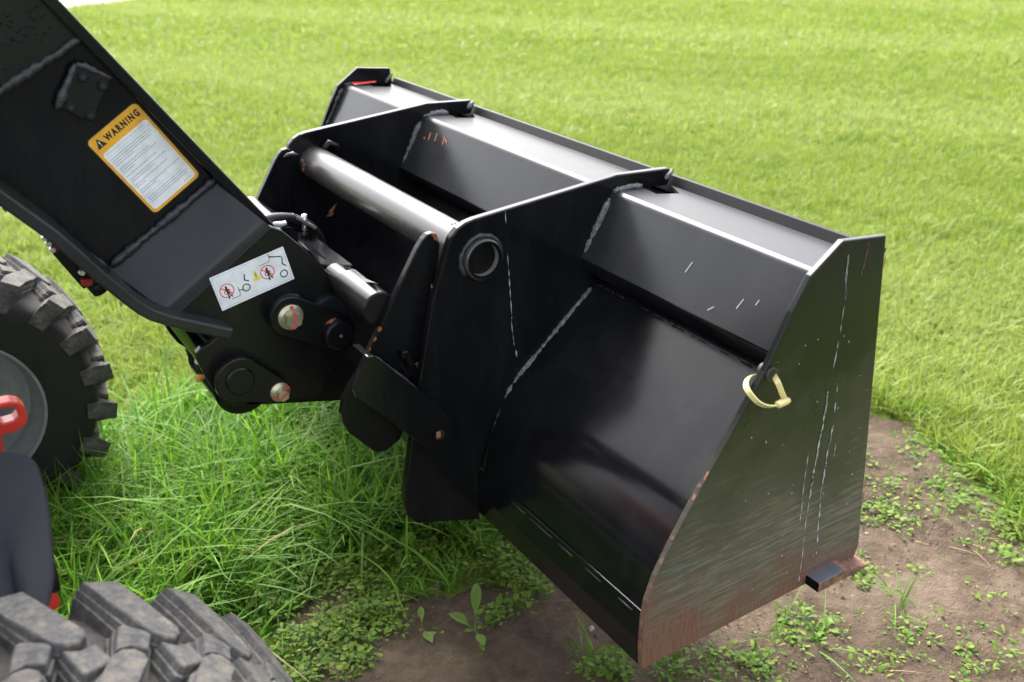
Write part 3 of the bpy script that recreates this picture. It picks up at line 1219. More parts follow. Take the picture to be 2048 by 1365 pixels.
# cross tube through both gussets, open end
mb = MB()
seg = 48
yA, yB = YG1 - .016, YG2 + .04
R0, R1 = .0405, .0315
rg = lambda y, r: [(HOLE[0] + r * math.cos(2 * math.pi * k / seg), y, HOLE[1] + r * math.sin(2 * math.pi * k / seg)) for k in range(seg)]
mb.rings([rg(yB, R1), rg(yB, R0), rg(yA + .003, R0), rg(yA, R0 - .003)], 'tube_paint', caps=False)
mb.rings([rg(yA, R0 - .003), rg(yA, R1 + .001), rg(yA + .004, R1)], 'black_paint', caps=False)
mb.rings([rg(yA + .004, R1), rg(yB, R1)], 'bore_metal', caps=False)
ct = mb.build('cross_tube', smooth_angle=30)
BP.append(ct)
wl = weld('weld_bead', [(HOLE[0] + .044 * math.cos(math.radians(a)), YG1 - .001, HOLE[1] + .044 * math.sin(math.radians(a))) for a in range(-10, 225, 8)], .0065, 'weld')
wl.parent = ct
# weld beads along side plate, heel seam, box to shell
wl = weld('weld_bead', [(p[0] - .002, YF - .002, p[1] + .003) for p in (bx[1], bx[2])], .009, 'weld')
wl.parent = sp_far
wl = weld('weld_bead', [(p[0], YF - .002, p[1] + .005) for p in (bx[3], (bx[3][0] * .45 + bx[5][0] * .55, bx[3][1] * .45 + bx[5][1] * .55))], .009, 'weld')
wl.parent = sp_far
wl = weld('weld_bead', [(bk(1.72, .85)[0], YF - .002, bk(1.72, .85)[1]), (bk(1.75, .885)[0], YF - .002, bk(1.75, .885)[1])], .008, 'weld_bright')
wl.parent = sp_far
mb = MB()
hx, hz = bk(1.1285, .144)
yy = Y0 + .03
while yy < YG1 - .1:
    L = rnd.uniform(.03, .09)
    mb.tube([(hx, yy, hz), (hx, min(yy + L, YG1 - .05), hz)], rnd.uniform(.0009, .0017), 'weld', seg=6)
    yy += L + rnd.uniform(.01, .09)
BP.append(tag(mb.build('seam_weld'), kind='stuff'))
mb = MB()
hx, hz = bk(1.490, .618)
yy = Y0 + .03
while yy < YG1 - .03:
    L = rnd.uniform(.006, .03)
    mb.tube([(hx, yy, hz), (hx, min(yy + L, YG1 - .02), hz)], rnd.uniform(.0008, .0018), 'weld', seg=6)
    yy += L + rnd.uniform(.004, .05)
BP.append(tag(mb.build('seam_weld'), kind='stuff'))
# hole bushing near the rear edge of the near side plate, with worn paint around
HB = at_y((1543, 749), Y0 - .001)
mb = MB()
mb.cyl_y((HB.x, HB.z), [(Y0 - .004, .0125), (Y0 + .02, .0125)], 'brown_edge', 28)
mb.cyl_y((HB.x, HB.z), [(Y0 - .0055, .009), (Y0 + .004, .009)], 'decal_black', 28)
o = mb.build('tie_hole')
o.parent = sp_near
# scratches and chips on the near side plate
mb = MB()
Ln = lambda *pts: xz(Y0 - .0008, pts)
mb2 = MB()
ys = Y0 - .0010
for _ in range(2):
    scratches(mb, [Ln((1697, 508), (1692, 560), (1690, 600))], ys, 'bare_scratch', .0026, .0055, .06)
    scratches(mb, [Ln((1655, 790), (1645, 850), (1636, 900), (1625, 960), (1618, 1000))], ys, 'bare_scratch', .0022, .0055, .12)
    scratches(mb, [Ln((1667, 850), (1655, 905), (1646, 960), (1640, 1000))], ys, 'bare_scratch', .0024, .0055, .12)
scratches(mb, [Ln((1689, 610), (1676, 690), (1666, 740), (1655, 790))], ys, 'bare_scratch', .0014, .003, .15)
scratches(mb, [Ln((1618, 1000), (1610, 1060), (1598, 1165))], ys, 'bare_scratch', .0016, .0036, .08)
scratches(mb, [Ln((1675, 770), (1667, 850))], ys, 'bare_scratch', .0018, .004, .15)
scratches(mb, [Ln((1640, 1005), (1636, 1060), (1633, 1112))], ys, 'bare_scratch', .0022, .0048, .35)
scratches(mb, [Ln((1616, 908), (1606, 985), (1600, 1045))], ys, 'bare_scratch', .001, .0028, .45)
scratches(mb, [Ln((1672, 885), (1660, 960))], ys, 'bare_scratch', .0012, .003, .6)
scratches(mb, [Ln((1737, 482), (1731, 520), (1722, 552)), Ln((1742, 490), (1728, 525))], ys, 'rust', .001, .0026, .15)
scratches(mb, [Ln((1752, 776), (1722, 782)), Ln((1748, 846), (1712, 858)), Ln((1738, 812), (1752, 808)), Ln((1772, 500), (1768, 540)), Ln((1726, 1010), (1733, 950))], ys, 'rust', .0012, .004, .2)
for _ in range(34):
    p = (rnd.uniform(1420, 1730), rnd.uniform(640, 1180))
    a = xz(ys, [p, (p[0] + rnd.uniform(-3, 3), p[1] + rnd.uniform(2, 6))])
    if a[0][0] > at_y((1530 - (p[1] - 740) * .5, p[1]), ys).x + .02:
        scratches(mb, [a], ys, 'bare_scratch', .0015, .003, 0)
o = tag(mb.build('paint_scratch'), kind='stuff')
o.parent = sp_near
# rust on the rear rim of the near side plate
mb = MB()
rim = [bk(*p) for p in SIDE[4:13]]
for i in range(len(rim) - 1):
    a, b = Vector((rim[i][0], 0, rim[i][1])), Vector((rim[i + 1][0], 0, rim[i + 1][1]))
    nrm = Vector((-(b - a).z, 0, (b - a).x)).normalized() * -.0007
    t = 0
    while t < 1:
        u = min(1, t + rnd.uniform(.02, .16))
        if rnd.random() < (.12 + .06 * i):
            p, q = a.lerp(b, t) - nrm * 0, a.lerp(b, u)
            if nrm.x > 0:
                nrm = -nrm
            mb.add([(p.x + nrm.x, Y0 + .001, p.z + nrm.z), (q.x + nrm.x, Y0 + .001, q.z + nrm.z), (q.x + nrm.x, Y0 + rnd.uniform(.004, .011), q.z + nrm.z), (p.x + nrm.x, Y0 + rnd.uniform(.004, .011), p.z + nrm.z)],
                   [[0, 1, 2, 3]], 'edge_rust')
        t = u
o = tag(mb.build('edge_rust'), kind='stuff')
o.parent = sp_near
# chalk and rust marks on the near gusset
mb = MB()
ys = YG1 - .0008
Lg = lambda *pts: xz(ys, pts)
scratches(mb, [Lg((1010, 420), (1016, 520), (1019, 560), (1022, 610), (1024, 640))], ys, 'bare_scratch', .0012, .0034, .3)
scratches(mb, [Lg((1023, 640), (1028, 690), (1033, 716))], ys, 'bare_scratch', .001, .0025, .5)
scratches(mb, [Lg((1031, 700), (1033, 716))], ys, 'bare_scratch', .002, .004, 0)
scratches(mb, [Lg((862, 568), (863, 578)), Lg((900, 452), (912, 446))], ys, 'rust', .003, .006, 0)
o = tag(mb.build('paint_scratch'), kind='stuff')
o.parent = [b for b in BP if b.name == 'gusset_plate'][0]


# orange scribbles and red paint marks on the box, chips on its rear face
def face_marks(lines, ya, mat, w):
    mb = MB()
    a, b = Vector((bx[1][0], 0, bx[1][1])), Vector((bx[2][0], 0, bx[2][1]))
    d = (b - a)
    nrm = Vector((-d.z, 0, d.x)).normalized()
    if nrm.x > 0:
        nrm = -nrm
    for (y_, t0, y2, t1) in lines:
        p, q = a + d * t0 + nrm * .0012, a + d * t1 + nrm * .0012
        p, q = Vector((p.x, y_, p.z)), Vector((q.x, y2, q.z))
        e = (q - p).cross(nrm).normalized() * w
        mb.add([p - e, p + e, q + e, q - e], [[0, 1, 2, 3]], mat)
    return tag(mb.build('paint_mark'), kind='stuff')


boxes = [b for b in BP if b.name.startswith('stiffener_box')]
o = face_marks([(2.19, .86, 2.185, .72), (2.16, .90, 2.155, .74), (2.12, .90, 2.115, .74), (2.125, .90, 2.10, .80), (2.21, .74, 2.205, .70)], 0, 'rust', .0022)
o.parent = boxes[1]
o = face_marks([(1.19, .62, 1.195, .45), (1.05, .45, 1.055, .30), (1.02, .52, 1.022, .44), (1.10, .2, 1.11, .12)], 0, 'bare_scratch', .0008)
o.parent = boxes[0]
mb = MB()
p = [(bx[4][0] + .01, YF - .01, bx[4][1] + .006), (bx[4][0] + .085, YF - .015, bx[4][1] + .0035), (bx[4][0] + .085, YF - .028, bx[4][1] + .0025), (bx[4][0] + .01, YF - .035, bx[4][1] + .0025)]
mb.add(p, [[0, 1, 2, 3]], 'red_paint')
o = mb.build('paint_mark')
o.parent = boxes[2]
# locking hook and bolt on the far gusset
mb = MB()
c = at_y((660, 300), YG2 - .01)
mb.tube([(c.x - .02, YG2 - .004, c.z - .05), (c.x - .02, YG2 - .012, c.z + .0), (c.x - .005, YG2 - .016, c.z + .02), (c.x + .015, YG2 - .014, c.z + .01), (c.x + .02, YG2 - .008, c.z - .03)], .010, 'black_paint', 10)
o = mb.build('lock_hook')
BP.append(o)
mb = MB()
c = at_y((671, 315), YG2 - .01)
mb.cyl_y((c.x, c.z - .005), [(YG2 - .02, .006), (YG2 - .012, .006), (YG2 - .012, .011), (YG2, .011)], 'silver', 16)
BP.append(mb.build('bolt'))
adopt(BP, bucket)

# ------------------------------------------------------------------ cable tie hanging in the hole
tie = empty('cable_tie', tuple(at_y((1530, 790), Y0)), 'cream plastic cable tie looped through the hole in the bucket side plate', 'cable tie')
mb = MB()
loop_px = [((1548, 752), Y0 - .004), ((1556, 766), Y0 - .020), ((1563, 784), Y0 - .027), ((1568, 800), Y0 - .030), ((1556, 811), Y0 - .030), ((1535, 813), Y0 - .028), ((1517, 806), Y0 - .022), ((1503, 792), Y0 - .012),
           ((1494, 778), Y0 - .000), ((1492, 766), Y0 + .012), ((1498, 755), Y0 + .022), ((1512, 749), Y0 + .030), ((1530, 748), Y0 + .028), ((1545, 750), Y0 + .006)]
ctrl = [at_y(p, y) for p, y in loop_px]
fine = []
for i in range(len(ctrl) - 1):
    p0, p1, p2, p3 = ctrl[max(i - 1, 0)], ctrl[i], ctrl[i + 1], ctrl[min(i + 2, len(ctrl) - 1)]
    for s in range(6):
        t = s / 6
        fine.append(.5 * ((2 * p1) + (-p0 + p2) * t + (2 * p0 - 5 * p1 + 4 * p2 - p3) * t * t + (-p0 + 3 * p1 - 3 * p2 + p3) * t ** 3))
fine.append(ctrl[-1])
ctr = sum(fine, Vector()) / len(fine)
rg = []
ax = Vector((.25, -.75, .6)).normalized()
for i, p in enumerate(fine):
    d = (fine[min(i + 1, len(fine) - 1)] - fine[max(i - 1, 0)]).normalized()
    b = (ax - d * ax.dot(d)).normalized()
    nn = d.cross(b)
    W, T = .0046, .0011
    rg.append([p + b * W + nn * T, p - b * W + nn * T, p - b * W - nn * T, p + b * W - nn * T])
mb.rings(rg, 'cream_plastic', smooth=False)
for i in range(24, 38, 2):       # moulded size marks
    p = fine[i]
    d = (fine[i + 1] - fine[i - 1]).normalized()
    b = (ax - d * ax.dot(d)).normalized()
    nn = d.cross(b)
    if nn.dot(p - ctr) < 0:
        nn = -nn
    q = p + nn * .0013
    mb.add([q - d * .0009 - b * .002, q + d * .0009 - b * .002, q + d * .0009 + b * .002, q - d * .0009 + b * .002], [[0, 1, 2, 3]], 'tie_print')
strap = mb.build('strap')
mb = MB()
hp, hq = at_y((1554, 811), Y0 - .031), at_y((1577, 800), Y0 - .033)
mb.tube([hp, hp.lerp(hq, .08), hp.lerp(hq, .8), hq], [.0065, .0078, .0082, .0060], 'cream_plastic', 12, flat=.75)
headp = mb.build('locking_head')
adopt([strap, headp], tie)

# ================================================================== LOADER
loader = empty('compact_loader', (-0.02, 1.85, 0.0), 'black and red compact wheel loader with its boom lowered over long grass', 'wheel loader')
LP = []
YB = 1.77          # near face of the boom side
YN = 1.70          # near face of the nose plate
MID = 1.85


def away(p, q, L):
    """extend p back along q->p by L"""
    d = Vector((p[0] - q[0], p[1] - q[1])).normalized()
    return (p[0] + d.x * L, p[1] + d.y * L)


def mirror_y(y):
    return 2 * MID - y


# --- boom body: box section between the side sheets; side sheets as prisms
main = xz(YB, [(213, 536), (428, 363), (108, 0), (0, 362)])
top_back = away(main[2], main[1], 1.0)
bot_back = away(main[3], main[0], 1.05)
mb = MB()
mb.prism([main[0], main[1], top_back, bot_back], YB, mirror_y(YB), 'black_paint')
boom = mb.build('boom')
LP.append(boom)
# upper, thicker side sheet before the first weld
first = xz(YB - .010, [(0, 180), (160, 78), (92, 0)])
fb_top = away(first[2], first[1], .95)
fb_bot = away(first[0], main[0], 1.0)
mb = MB()
pl = [first[0], first[1], fb_top, (fb_bot[0] - .0, fb_bot[1] + .12)]
lowr = xz(YB - .010, [(-130, 262)])[0]
mb.prism([first[0], first[1], fb_top, (lowr[0] - .5, lowr[1] + .62), lowr], YB - .010, YB - .0005, 'cover_black')
o = mb.build('doubler_plate', bevel=.002)
o.parent = boom


# bent transition + nose plates, both sides of the boom
def nose_side(sgn):
    y = lambda d: (YB - d) if sgn < 0 else (mirror_y(YB) + d)
    mb = MB()
    A = xz(YB, [(213, 536), (428, 363)])
    Bq = [xz(YB - .07 * f, [(213 + (326 - 213) * g_, 536 + (619 - 536) * g_), (428 + (524 - 428) * g_, 363 + (440 - 363) * g_)]) for f, g_ in
          ((.48, .50), (.93, .95), (.985, 1.06), (1.0, 1.18))]
    fr = (.48, .93, .985, 1.0)
    rows = []
    for f, q in zip((0,) + fr, [A] + Bq):
        rows.append([(q[0][0], y(.07 * f), q[0][1]), (q[1][0], y(.07 * f), q[1][1])])
    th = .016 * (1 if sgn < 0 else -1)
    outer = [p for r in rows for p in r]
    inner = [(p[0], p[1] + th, p[2]) for p in outer]
    n = len(rows)
    fs = [[2 * i, 2 * i + 1, 2 * i + 3, 2 * i + 2] for i in range(n - 1)]
    mb.add(outer, fs, 'sky_sheen_black', True)
    mb.add(inner, fs, 'sky_sheen_black', True)
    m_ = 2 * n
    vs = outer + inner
    mb.add(vs, [[2 * i, 2 * i + 2, 2 * i + 2 + m_, 2 * i + m_] for i in range(n - 1)] + [[2 * i + 1, 2 * i + 3, 2 * i + 3 + m_, 2 * i + 1 + m_] for i in range(n - 1)], 'sky_sheen_black')
    o = mb.build('bent_side')
    wn = o.modifiers.new('even_shading', 'WEIGHTED_NORMAL')
    wn.weight = 100
    # flat nose plate carrying the pins
    s0 = Bq[-1]
    NP = [(s0[1][0], s0[1][1])] + xz(YN, [(565, 462), (605, 495), (655, 545), (700, 590), (711, 607), (717, 628), (719, 652), (714, 678), (703, 702), (685, 724), (664, 742), (650, 764), (644, 788), (636, 793), (560, 799), (480, 808),
                                          (458, 804), (440, 794), (424, 776), (408, 750), (396, 724), (392, 708), (402, 697), (420, 688), (438, 672), (452, 660), (440, 656)]) + [(s0[0][0], s0[0][1])]
    mb = MB()
    y0 = y(.07)
    mb.prism(NP, y0, y0 + th, 'cover_black' if sgn < 0 else 'black_paint')
    p = mb.build('nose_plate', bevel=.002)
    return [o, p]


NOSE = nose_side(-1) + nose_side(1)
for o in NOSE:
    o.parent = boom
# flanges along top and bottom of the boom
bf = xz(1.655, [(0, 378), (118, 464), (214, 548), (268, 592), (292, 610), (312, 621), (345, 632), (400, 645), (470, 660)])
bf = [away(bf[0], bf[1], 1.05)] + bf
mb = MB()
ribbon(bf, 1.655, mirror_y(1.655), .022, 'sky_sheen_black', mb, -1)
# side plates must be seen above the flange's upper face
bfl = mb.build('bottom_flange', bevel=.004)
tf = xz(1.745, [(118, 0), (330, 222), (556, 458)])
tf = [away(tf[0], tf[1], 1.0)] + tf
mb = MB()
ribbon(tf, 1.745, mirror_y(1.745), .020, 'black_paint', mb, -1)
tfl = mb.build('top_flange', bevel=.003)
for o in (bfl, tfl):
    o.parent = boom
# weld beads on the boom side
for (px_, r, mat, yw) in (([(-40, 206), (0, 184), (60, 146), (110, 112), (163, 77)], .0135, 'weld', YB - .012),
                          ([(220, 534), (270, 492), (330, 443), (390, 393), (432, 358)], .0125, 'weld', YB - .004),
                          ([(-60, 318), (0, 366), (80, 430), (150, 488), (216, 536)], .006, 'weld', YB - .004)):
    pts = [at_y(p, yw) for p in px_]
    wl = weld('weld_bead', pts, r, mat, flat=.62)
    wl.parent = boom
# wrinkled paint runs on the doubler
mb = MB()
for _ in range(70):
    u = rnd.random()
    c = at_y((rnd.uniform(-30, 115), rnd.uniform(-20, 140)), YB - .0105)
    lim = at_y((0, 0), YB)
    a0 = rnd.uniform(0, 360)
    r = rnd.uniform(.006, .016)
    pts = [(c.x + r * math.cos(math.radians(a0 + k * 18)), YB - .0105, c.z + r * .6 * math.sin(math.radians(a0 + k * 18))) for k in range(rnd.randint(3, 6))]
    ok = True
    for (x_, _, z_) in pts:      # stay on the plate
        dA = Vector((first[1][0] - first[0][0], first[1][1] - first[0][1]))
        if dA.x * (z_ - first[0][1]) - dA.y * (x_ - first[0][0]) < .016 * dA.length:
            ok = False
        dB = Vector((first[2][0] - first[1][0], first[2][1] - first[1][1]))
        if dB.x * (z_ - first[1][1]) - dB.y * (x_ - first[1][0]) < .012 * dB.length:
            ok = False
    if ok:
        mb.tube(pts, .0014, 'black_paint', 6)
if mb.v:
    o = tag(mb.build('paint_run'), kind='stuff')
    o.parent = boom
# cover plate with four bolts and its heavy welds
yc = YB - .020
mb = MB()
cover = xz(yc, [(152, 128), (222, 158), (184, 246), (118, 216)])
mb.prism(cover, yc, YB - .0005, 'cover_black')
cp = mb.build('cover_plate', bevel=.002)
cp.parent = boom
for seq in ([(116, 220), (130, 180), (151, 128)], [(152, 127), (185, 140), (224, 158)]):
    wl = weld('weld_bead', [at_y(p, yc + .004) for p in seq], .0085, 'weld', flat=.9)
    wl.parent = boom
for p in ((165, 154), (205, 171), (141, 214), (180, 230)):
    c = at_y(p, yc)
    mb = MB()
    mb.cyl_y((c.x, c.z), [(yc + .001, .0085), (yc - .004, .0085), (yc - .006, .007)], 'fender_plastic', 20)
    mb.cyl_y((c.x, c.z), [(yc - .006, .0038), (yc - .0066, .0038)], 'decal_black', 12)
    o = mb.build('bolt', smooth_angle=30)
    o.parent = boom


# --- decals -------------------------------------------------------------
def text_geo(s, size, bold=0.0):
    cu = bpy.data.curves.new('lettering', 'FONT')
    cu.body = s
    cu.size = size
    cu.offset = bold
    cu.space_character = 1.0 + bold * 7
    cu.resolution_u = 2
    to = bpy.data.objects.new('lettering', cu)
    COL.objects.link(to)
    dg = bpy.context.evaluated_depsgraph_get()
    me = bpy.data.meshes.new_from_object(to.evaluated_get(dg))
    vs = [tuple(v.co) for v in me.vertices]
    fs = [list(p.vertices) for p in me.polygons]
    bpy.data.objects.remove(to)
    bpy.data.meshes.remove(me)
    bpy.data.curves.remove(cu)
    return vs, fs


class Decal:
    """flat print in (u, v) metres on a plate; layers stand 0.15 mm apart"""

    def __init__(self, tl, tr, bl, y):
        self.o = at_y(tl, y)
        self.U = at_y(tr, y) - self.o
        self.Vv = at_y(bl, y) - self.o
        self.w, self.h = self.U.length, self.Vv.length
        self.u = self.U.normalized()
        v = self.Vv.normalized()
        self.v = (v - self.u * v.dot(self.u)).normalized()
        self.h = self.Vv.dot(self.v)
        self.mb = MB()

    def P(self, x, y, lay):
        return self.o + self.u * x + self.v * y + Vector((0, -.00025 * lay, 0))

    def poly(self, pts, mat, lay):
        self.mb.add([self.P(x, y, lay) for x, y in pts], [list(range(len(pts)))], mat)

    def rrect(self, x0, y0, x1, y1, r, mat, lay):
        pts = []
        for cx_, cy_, a in ((x1 - r, y0 + r, -90), (x1 - r, y1 - r, 0), (x0 + r, y1 - r, 90), (x0 + r, y0 + r, 180)):
            pts += arc((cx_, cy_), r, a, a + 90, 6)
        self.poly(pts, mat, lay)

    def line(self, pts, w, mat, lay):
        for a, b in zip(pts[:-1], pts[1:]):
            d = Vector((b[0] - a[0], b[1] - a[1]))
            n = Vector((-d.y, d.x)).normalized() * (w / 2)
            e = d.normalized() * (w * .35)
            self.poly([(a[0] - n.x - e.x, a[1] - n.y - e.y), (b[0] - n.x + e.x, b[1] - n.y + e.y), (b[0] + n.x + e.x, b[1] + n.y + e.y), (a[0] + n.x - e.x, a[1] + n.y - e.y)], mat, lay)

    def ring(self, c, r0, r1, mat, lay, seg=36):
        for k in range(seg):
            a, b = 2 * math.pi * k / seg, 2 * math.pi * (k + 1) / seg
            self.poly([(c[0] + r0 * math.cos(a), c[1] + r0 * math.sin(a)), (c[0] + r1 * math.cos(a), c[1] + r1 * math.sin(a)), (c[0] + r1 * math.cos(b), c[1] + r1 * math.sin(b)), (c[0] + r0 * math.cos(b), c[1] + r0 * math.sin(b))], mat, lay)

    def disc(self, c, r, mat, lay):
        self.poly(arc(c, r, 0, 345, 23), mat, lay)

    def text(self, s, x, y, w, hgt, mat, lay, bold=0.0):
        vs, fs = text_geo(s, 1.0, bold)
        xs = [v[0] for v in vs]
        ysv = [v[1] for v in vs]
        sx, sy = w / (max(xs) - min(xs)), hgt / (max(ysv) - min(ysv))
        self.mb.add([self.P(x + (v[0] - min(xs)) * sx, y - (v[1] - min(ysv)) * sy, lay) for v in vs], fs, mat)


D = Decal((172, 286), (270, 204), (314, 425), YB - .0008)
w, h = D.w, D.h
D.rrect(-.002, -.002, w + .002, h + .002, .010, 'decal_black', 0)
D.rrect(0, 0, w, h, .009, 'decal_orange', 1)
D.rrect(w * .045, h * .19, w * .955, h * .968, .006, 'decal_white', 2)
D.text('WARNING', w * .255, h * .130, w * .68, h * .080, 'decal_black', 2, .055)
D.poly([(w * .06, h * .135), (w * .235, h * .135), (w * .147, h * .035)], 'decal_black', 2)
D.poly([(w * .136, h * .068), (w * .158, h * .068), (w * .152, h * .105), (w * .142, h * .105)], 'decal_white', 3)
D.disc((w * .147, h * .119), w * .010, 'decal_white', 3)
D.text('ATTACHMENT AND BOOM SAFETY', w * .09, h * .232, w * .80, h * .024, 'decal_grey', 3)
D.line([(w * .06, h * .253), (w * .94, h * .253)], .0006, 'decal_grey', 3)
yl = .285
for (n, ln) in ((4, (.78, .80, .76, .36)), (3, (.62, .72, .26)), (1, (.62,)), (2, (.76, .50)), (2, (.70, .20)), (2, (.82, .32))):
    for q in range(n):
        x = .09
        while x < .09 + ln[q] - .02:
            g_ = rnd.uniform(.035, .11)
            D.line([(w * x, h * yl), (w * min(x + g_, .09 + ln[q]), h * yl)], h * .0085, 'decal_grey', 3)
            x += g_ + .016
        yl += .0265
    yl += .022
D.line([(w * .06, h * (yl + .002)), (w * .94, h * (yl + .002))], .0006, 'decal_grey', 3)
yl += .035
for q, (a_, b_) in enumerate(((.10, .84), (.10, .90), (.10, .86))):
    x = a_
    while x < b_ - .02:
        g_ = rnd.uniform(.035, .11)
        D.line([(w * x, h * yl), (w * min(x + g_, b_), h * yl)], h * .0085, 'decal_grey', 3)
        x += g_ + .016
    yl += .0265
D.line([(w * .72, h * .935), (w * .88, h * .935)], h * .006, 'decal_grey', 3)
o = D.mb.build('warning_label')
o['label'] = 'orange bordered WARNING label with small grey text'
o.parent = boom

D = Decal((418, 557), (566, 493), (444, 623), YN - .0008)
w, h = D.w, D.h
D.rrect(0, 0, w, h, .0012, 'decal_white', 0)
for a_, b_ in (((.02, .05), (.98, .05)), ((.98, .05), (.98, .95)), ((.98, .95), (.02, .95)), ((.02, .95), (.02, .05))):
    D.line([(w * a_[0], h * a_[1]), (w * b_[0], h * b_[1])], .0006, 'decal_grey', 1)


def forbid(cx_, cy_, r):
    D.ring((cx_, cy_), r * .86, r, 'decal_red', 1)
    D.disc((cx_ - r * .15, cy_ + r * .22), r * .30, 'decal_teal', 1)
    D.disc((cx_ - r * .14, cy_ + r * .20), r * .18, 'decal_white', 2)
    D.disc((cx_ + r * .02, cy_ - r * .52), r * .15, 'decal_black', 2)
    D.line([(cx_, cy_ - r * .30), (cx_ + r * .05, cy_ + r * .25)], r * .28, 'decal_black', 3)
    D.line([(cx_ - r * .02, cy_ - r * .22), (cx_ - r * .32, cy_ + r * .05)], r * .12, 'decal_black', 3)
    D.line([(cx_ + r * .05, cy_ - r * .22), (cx_ + r * .38, cy_ + r * .02)], r * .12, 'decal_black', 3)
    D.line([(cx_ + r * .02, cy_ + r * .2), (cx_ - r * .02, cy_ + r * 1.15)], r * .15, 'decal_black', 3)
    D.line([(cx_ + r * .08, cy_ + r * .2), (cx_ + r * .45, cy_ + r * 1.05)], r * .13, 'decal_black', 3)
    D.line([(cx_ - r * .62, cy_ - r * .62), (cx_ + r * .62, cy_ + r * .62)], r * .14, 'decal_red', 4)
    D.line([(cx_ - r * .25, cy_ - r * .02), (cx_ + r * .3, cy_ + r * .06)], r * .22, 'decal_red', 4)


r = h * .20
forbid(w * .145, h * .52, r)
forbid(w * .70, h * .50, r)
for (cx_, cy_) in ((w * .385, h * .66), (w * .895, h * .73)):
    D.ring((cx_, cy_), h * .082, h * .112, 'decal_green', 1)
D.line([(w * .17, h * .80), (w * .275, h * .80), (w * .29, h * .70), (w * .285, h * .56)], .0012, 'decal_green', 1)
D.line([(w * .285, h * .64), (w * .335, h * .68)], .002, 'decal_green', 1)
D.line([(w * .415, h * .30), (w * .395, h * .44), (w * .44, h * .51)], .0024, 'decal_green', 1)
D.line([(w * .635, h * .25), (w * .765, h * .24), (w * .785, h * .12), (w * .775, h * .02)], .0010, 'decal_green', 1)
D.line([(w * .785, h * .12), (w * .93, h * .24)], .0022, 'decal_green', 1)
D.line([(w * .79, h * .10), (w * .83, h * .17)], .0014, 'decal_green', 1)
D.line([(w * .94, h * .27), (w * .915, h * .45), (w * .955, h * .54)], .0022, 'decal_green', 1)
D.poly([(w * .495, h * .60), (w * .60, h * .60), (w * .548, h * .28)], 'decal_yellow', 1)
D.line([(w * .548, h * .38), (w * .548, h * .50)], .0012, 'decal_black', 2)
D.disc((w * .548, h * .55), .0008, 'decal_black', 2)
o = D.mb.build('safety_label')
o['label'] = 'white pictogram label showing no standing near the raised bucket'
o.parent = boom

# --- pins, keeper plates and bolts on the nose -----------------------------
black_paint('pin_paint', spots=[(at_y((662, 645), YN - .035).x, YN - .03, at_y((662, 645), YN - .035).z, .012), (at_y((690, 655), YN - .035).x, YN - .03, at_y((690, 655), YN - .035).z, .014),
                                (at_y((700, 680), YN - .035).x, YN - .03, at_y((700, 680), YN - .035).z, .010)], rough=.4)


def stadium(c0, r0, c1, r1, n=18):
    a = math.atan2(c1[1] - c0[1], c1[0] - c0[0])
    d = math.hypot(c1[0] - c0[0], c1[1] - c0[1])
    b = math.acos(max(-1, min(1, (r0 - r1) / d)))
    pts = [(c0[0] + r0 * math.cos(a + b + (2 * math.pi - 2 * b) * i / n), c0[1] + r0 * math.sin(a + b + (2 * math.pi - 2 * b) * i / n)) for i in range(n + 1)]
    pts += [(c1[0] + r1 * math.cos(a - b + 2 * b * i / n), c1[1] + r1 * math.sin(a - b + 2 * b * i / n)) for i in range(n + 1)]
    return pts


def bolt(c, y, fl, hexr, mark, parent, name='flange_bolt'):
    mb = MB()
    mb.cyl_y(c, [(y, fl), (y - .003, fl), (y - .007, hexr * 1.08)], 'zinc', 36)
    hx = [(c[0] + hexr * math.cos(math.radians(60 * k + 20)), c[1] + hexr * math.sin(math.radians(60 * k + 20))) for k in range(6)]
    mb.prism(hx, y - .006, y - .022, 'zinc')
    hx2 = [(c[0] + hexr * .8 * math.cos(math.radians(30 * k + 20)), c[1] + hexr * .8 * math.sin(math.radians(30 * k + 20))) for k in range(12)]
    mb.prism(hx2, y - .022, y - .0232, 'zinc')
    a = math.radians(mark)
    d, n = Vector((math.cos(a), math.sin(a))), Vector((-math.sin(a), math.cos(a))) * .0022
    for (t0, t1, yy) in ((-fl * .97, -hexr, y - .0074), (-hexr * .95, hexr * .95, y - .0236), (hexr, fl * .97, y - .0074)):
        p, q = Vector(c) + d * t0, Vector(c) + d * t1
        wd_ = 1.0 if t0 < 0 else 1.6
        mb.add([(p.x - n.x * wd_, yy, p.y - n.y * wd_), (q.x - n.x * wd_, yy, q.y - n.y * wd_), (q.x + n.x * wd_, yy, q.y + n.y * wd_), (p.x + n.x * wd_, yy, p.y + n.y * wd_)], [[0, 1, 2, 3]], 'paint_marker')
    o = mb.build(name)
    o.parent = parent
    return o


pxz = lambda p, y: (at_y(p, y).x, at_y(p, y).z)
# upper pair
yk = YN - .034
c0, c1 = pxz((581, 634), yk), pxz((672, 664), yk)
mb = MB()
mb.prism(stadium(c0, .040, c1, .036), yk, yk + .014, 'cover_black')
keep1 = mb.build('keeper_plate', bevel=.002)
mb = MB()
cb = pxz((576, 622), YN - .01)
mb.cyl_y(cb, [(YN + .001, .038), (YN - .018, .038), (YN - .020, .036)], 'black_paint', 40)
o = mb.build('spacer_boss', smooth_angle=30)
o.parent = keep1
bolt(c0, yk, .0255, .0175, 84, keep1)
mb = MB()
cr = pxz((661, 634), YN - .01)
mb.cyl_y(cr, [(YN + .001, .046), (YN - .014, .046), (YN - .018, .042)], 'fender_plastic', 44)
o = mb.build('bearing_collar', smooth_angle=30)
o.parent = keep1
mb = MB()
mb.cyl_y(c1, [(yk + .01, .031), (yk - .020, .031), (yk - .024, .027)], 'pin_paint', 40)
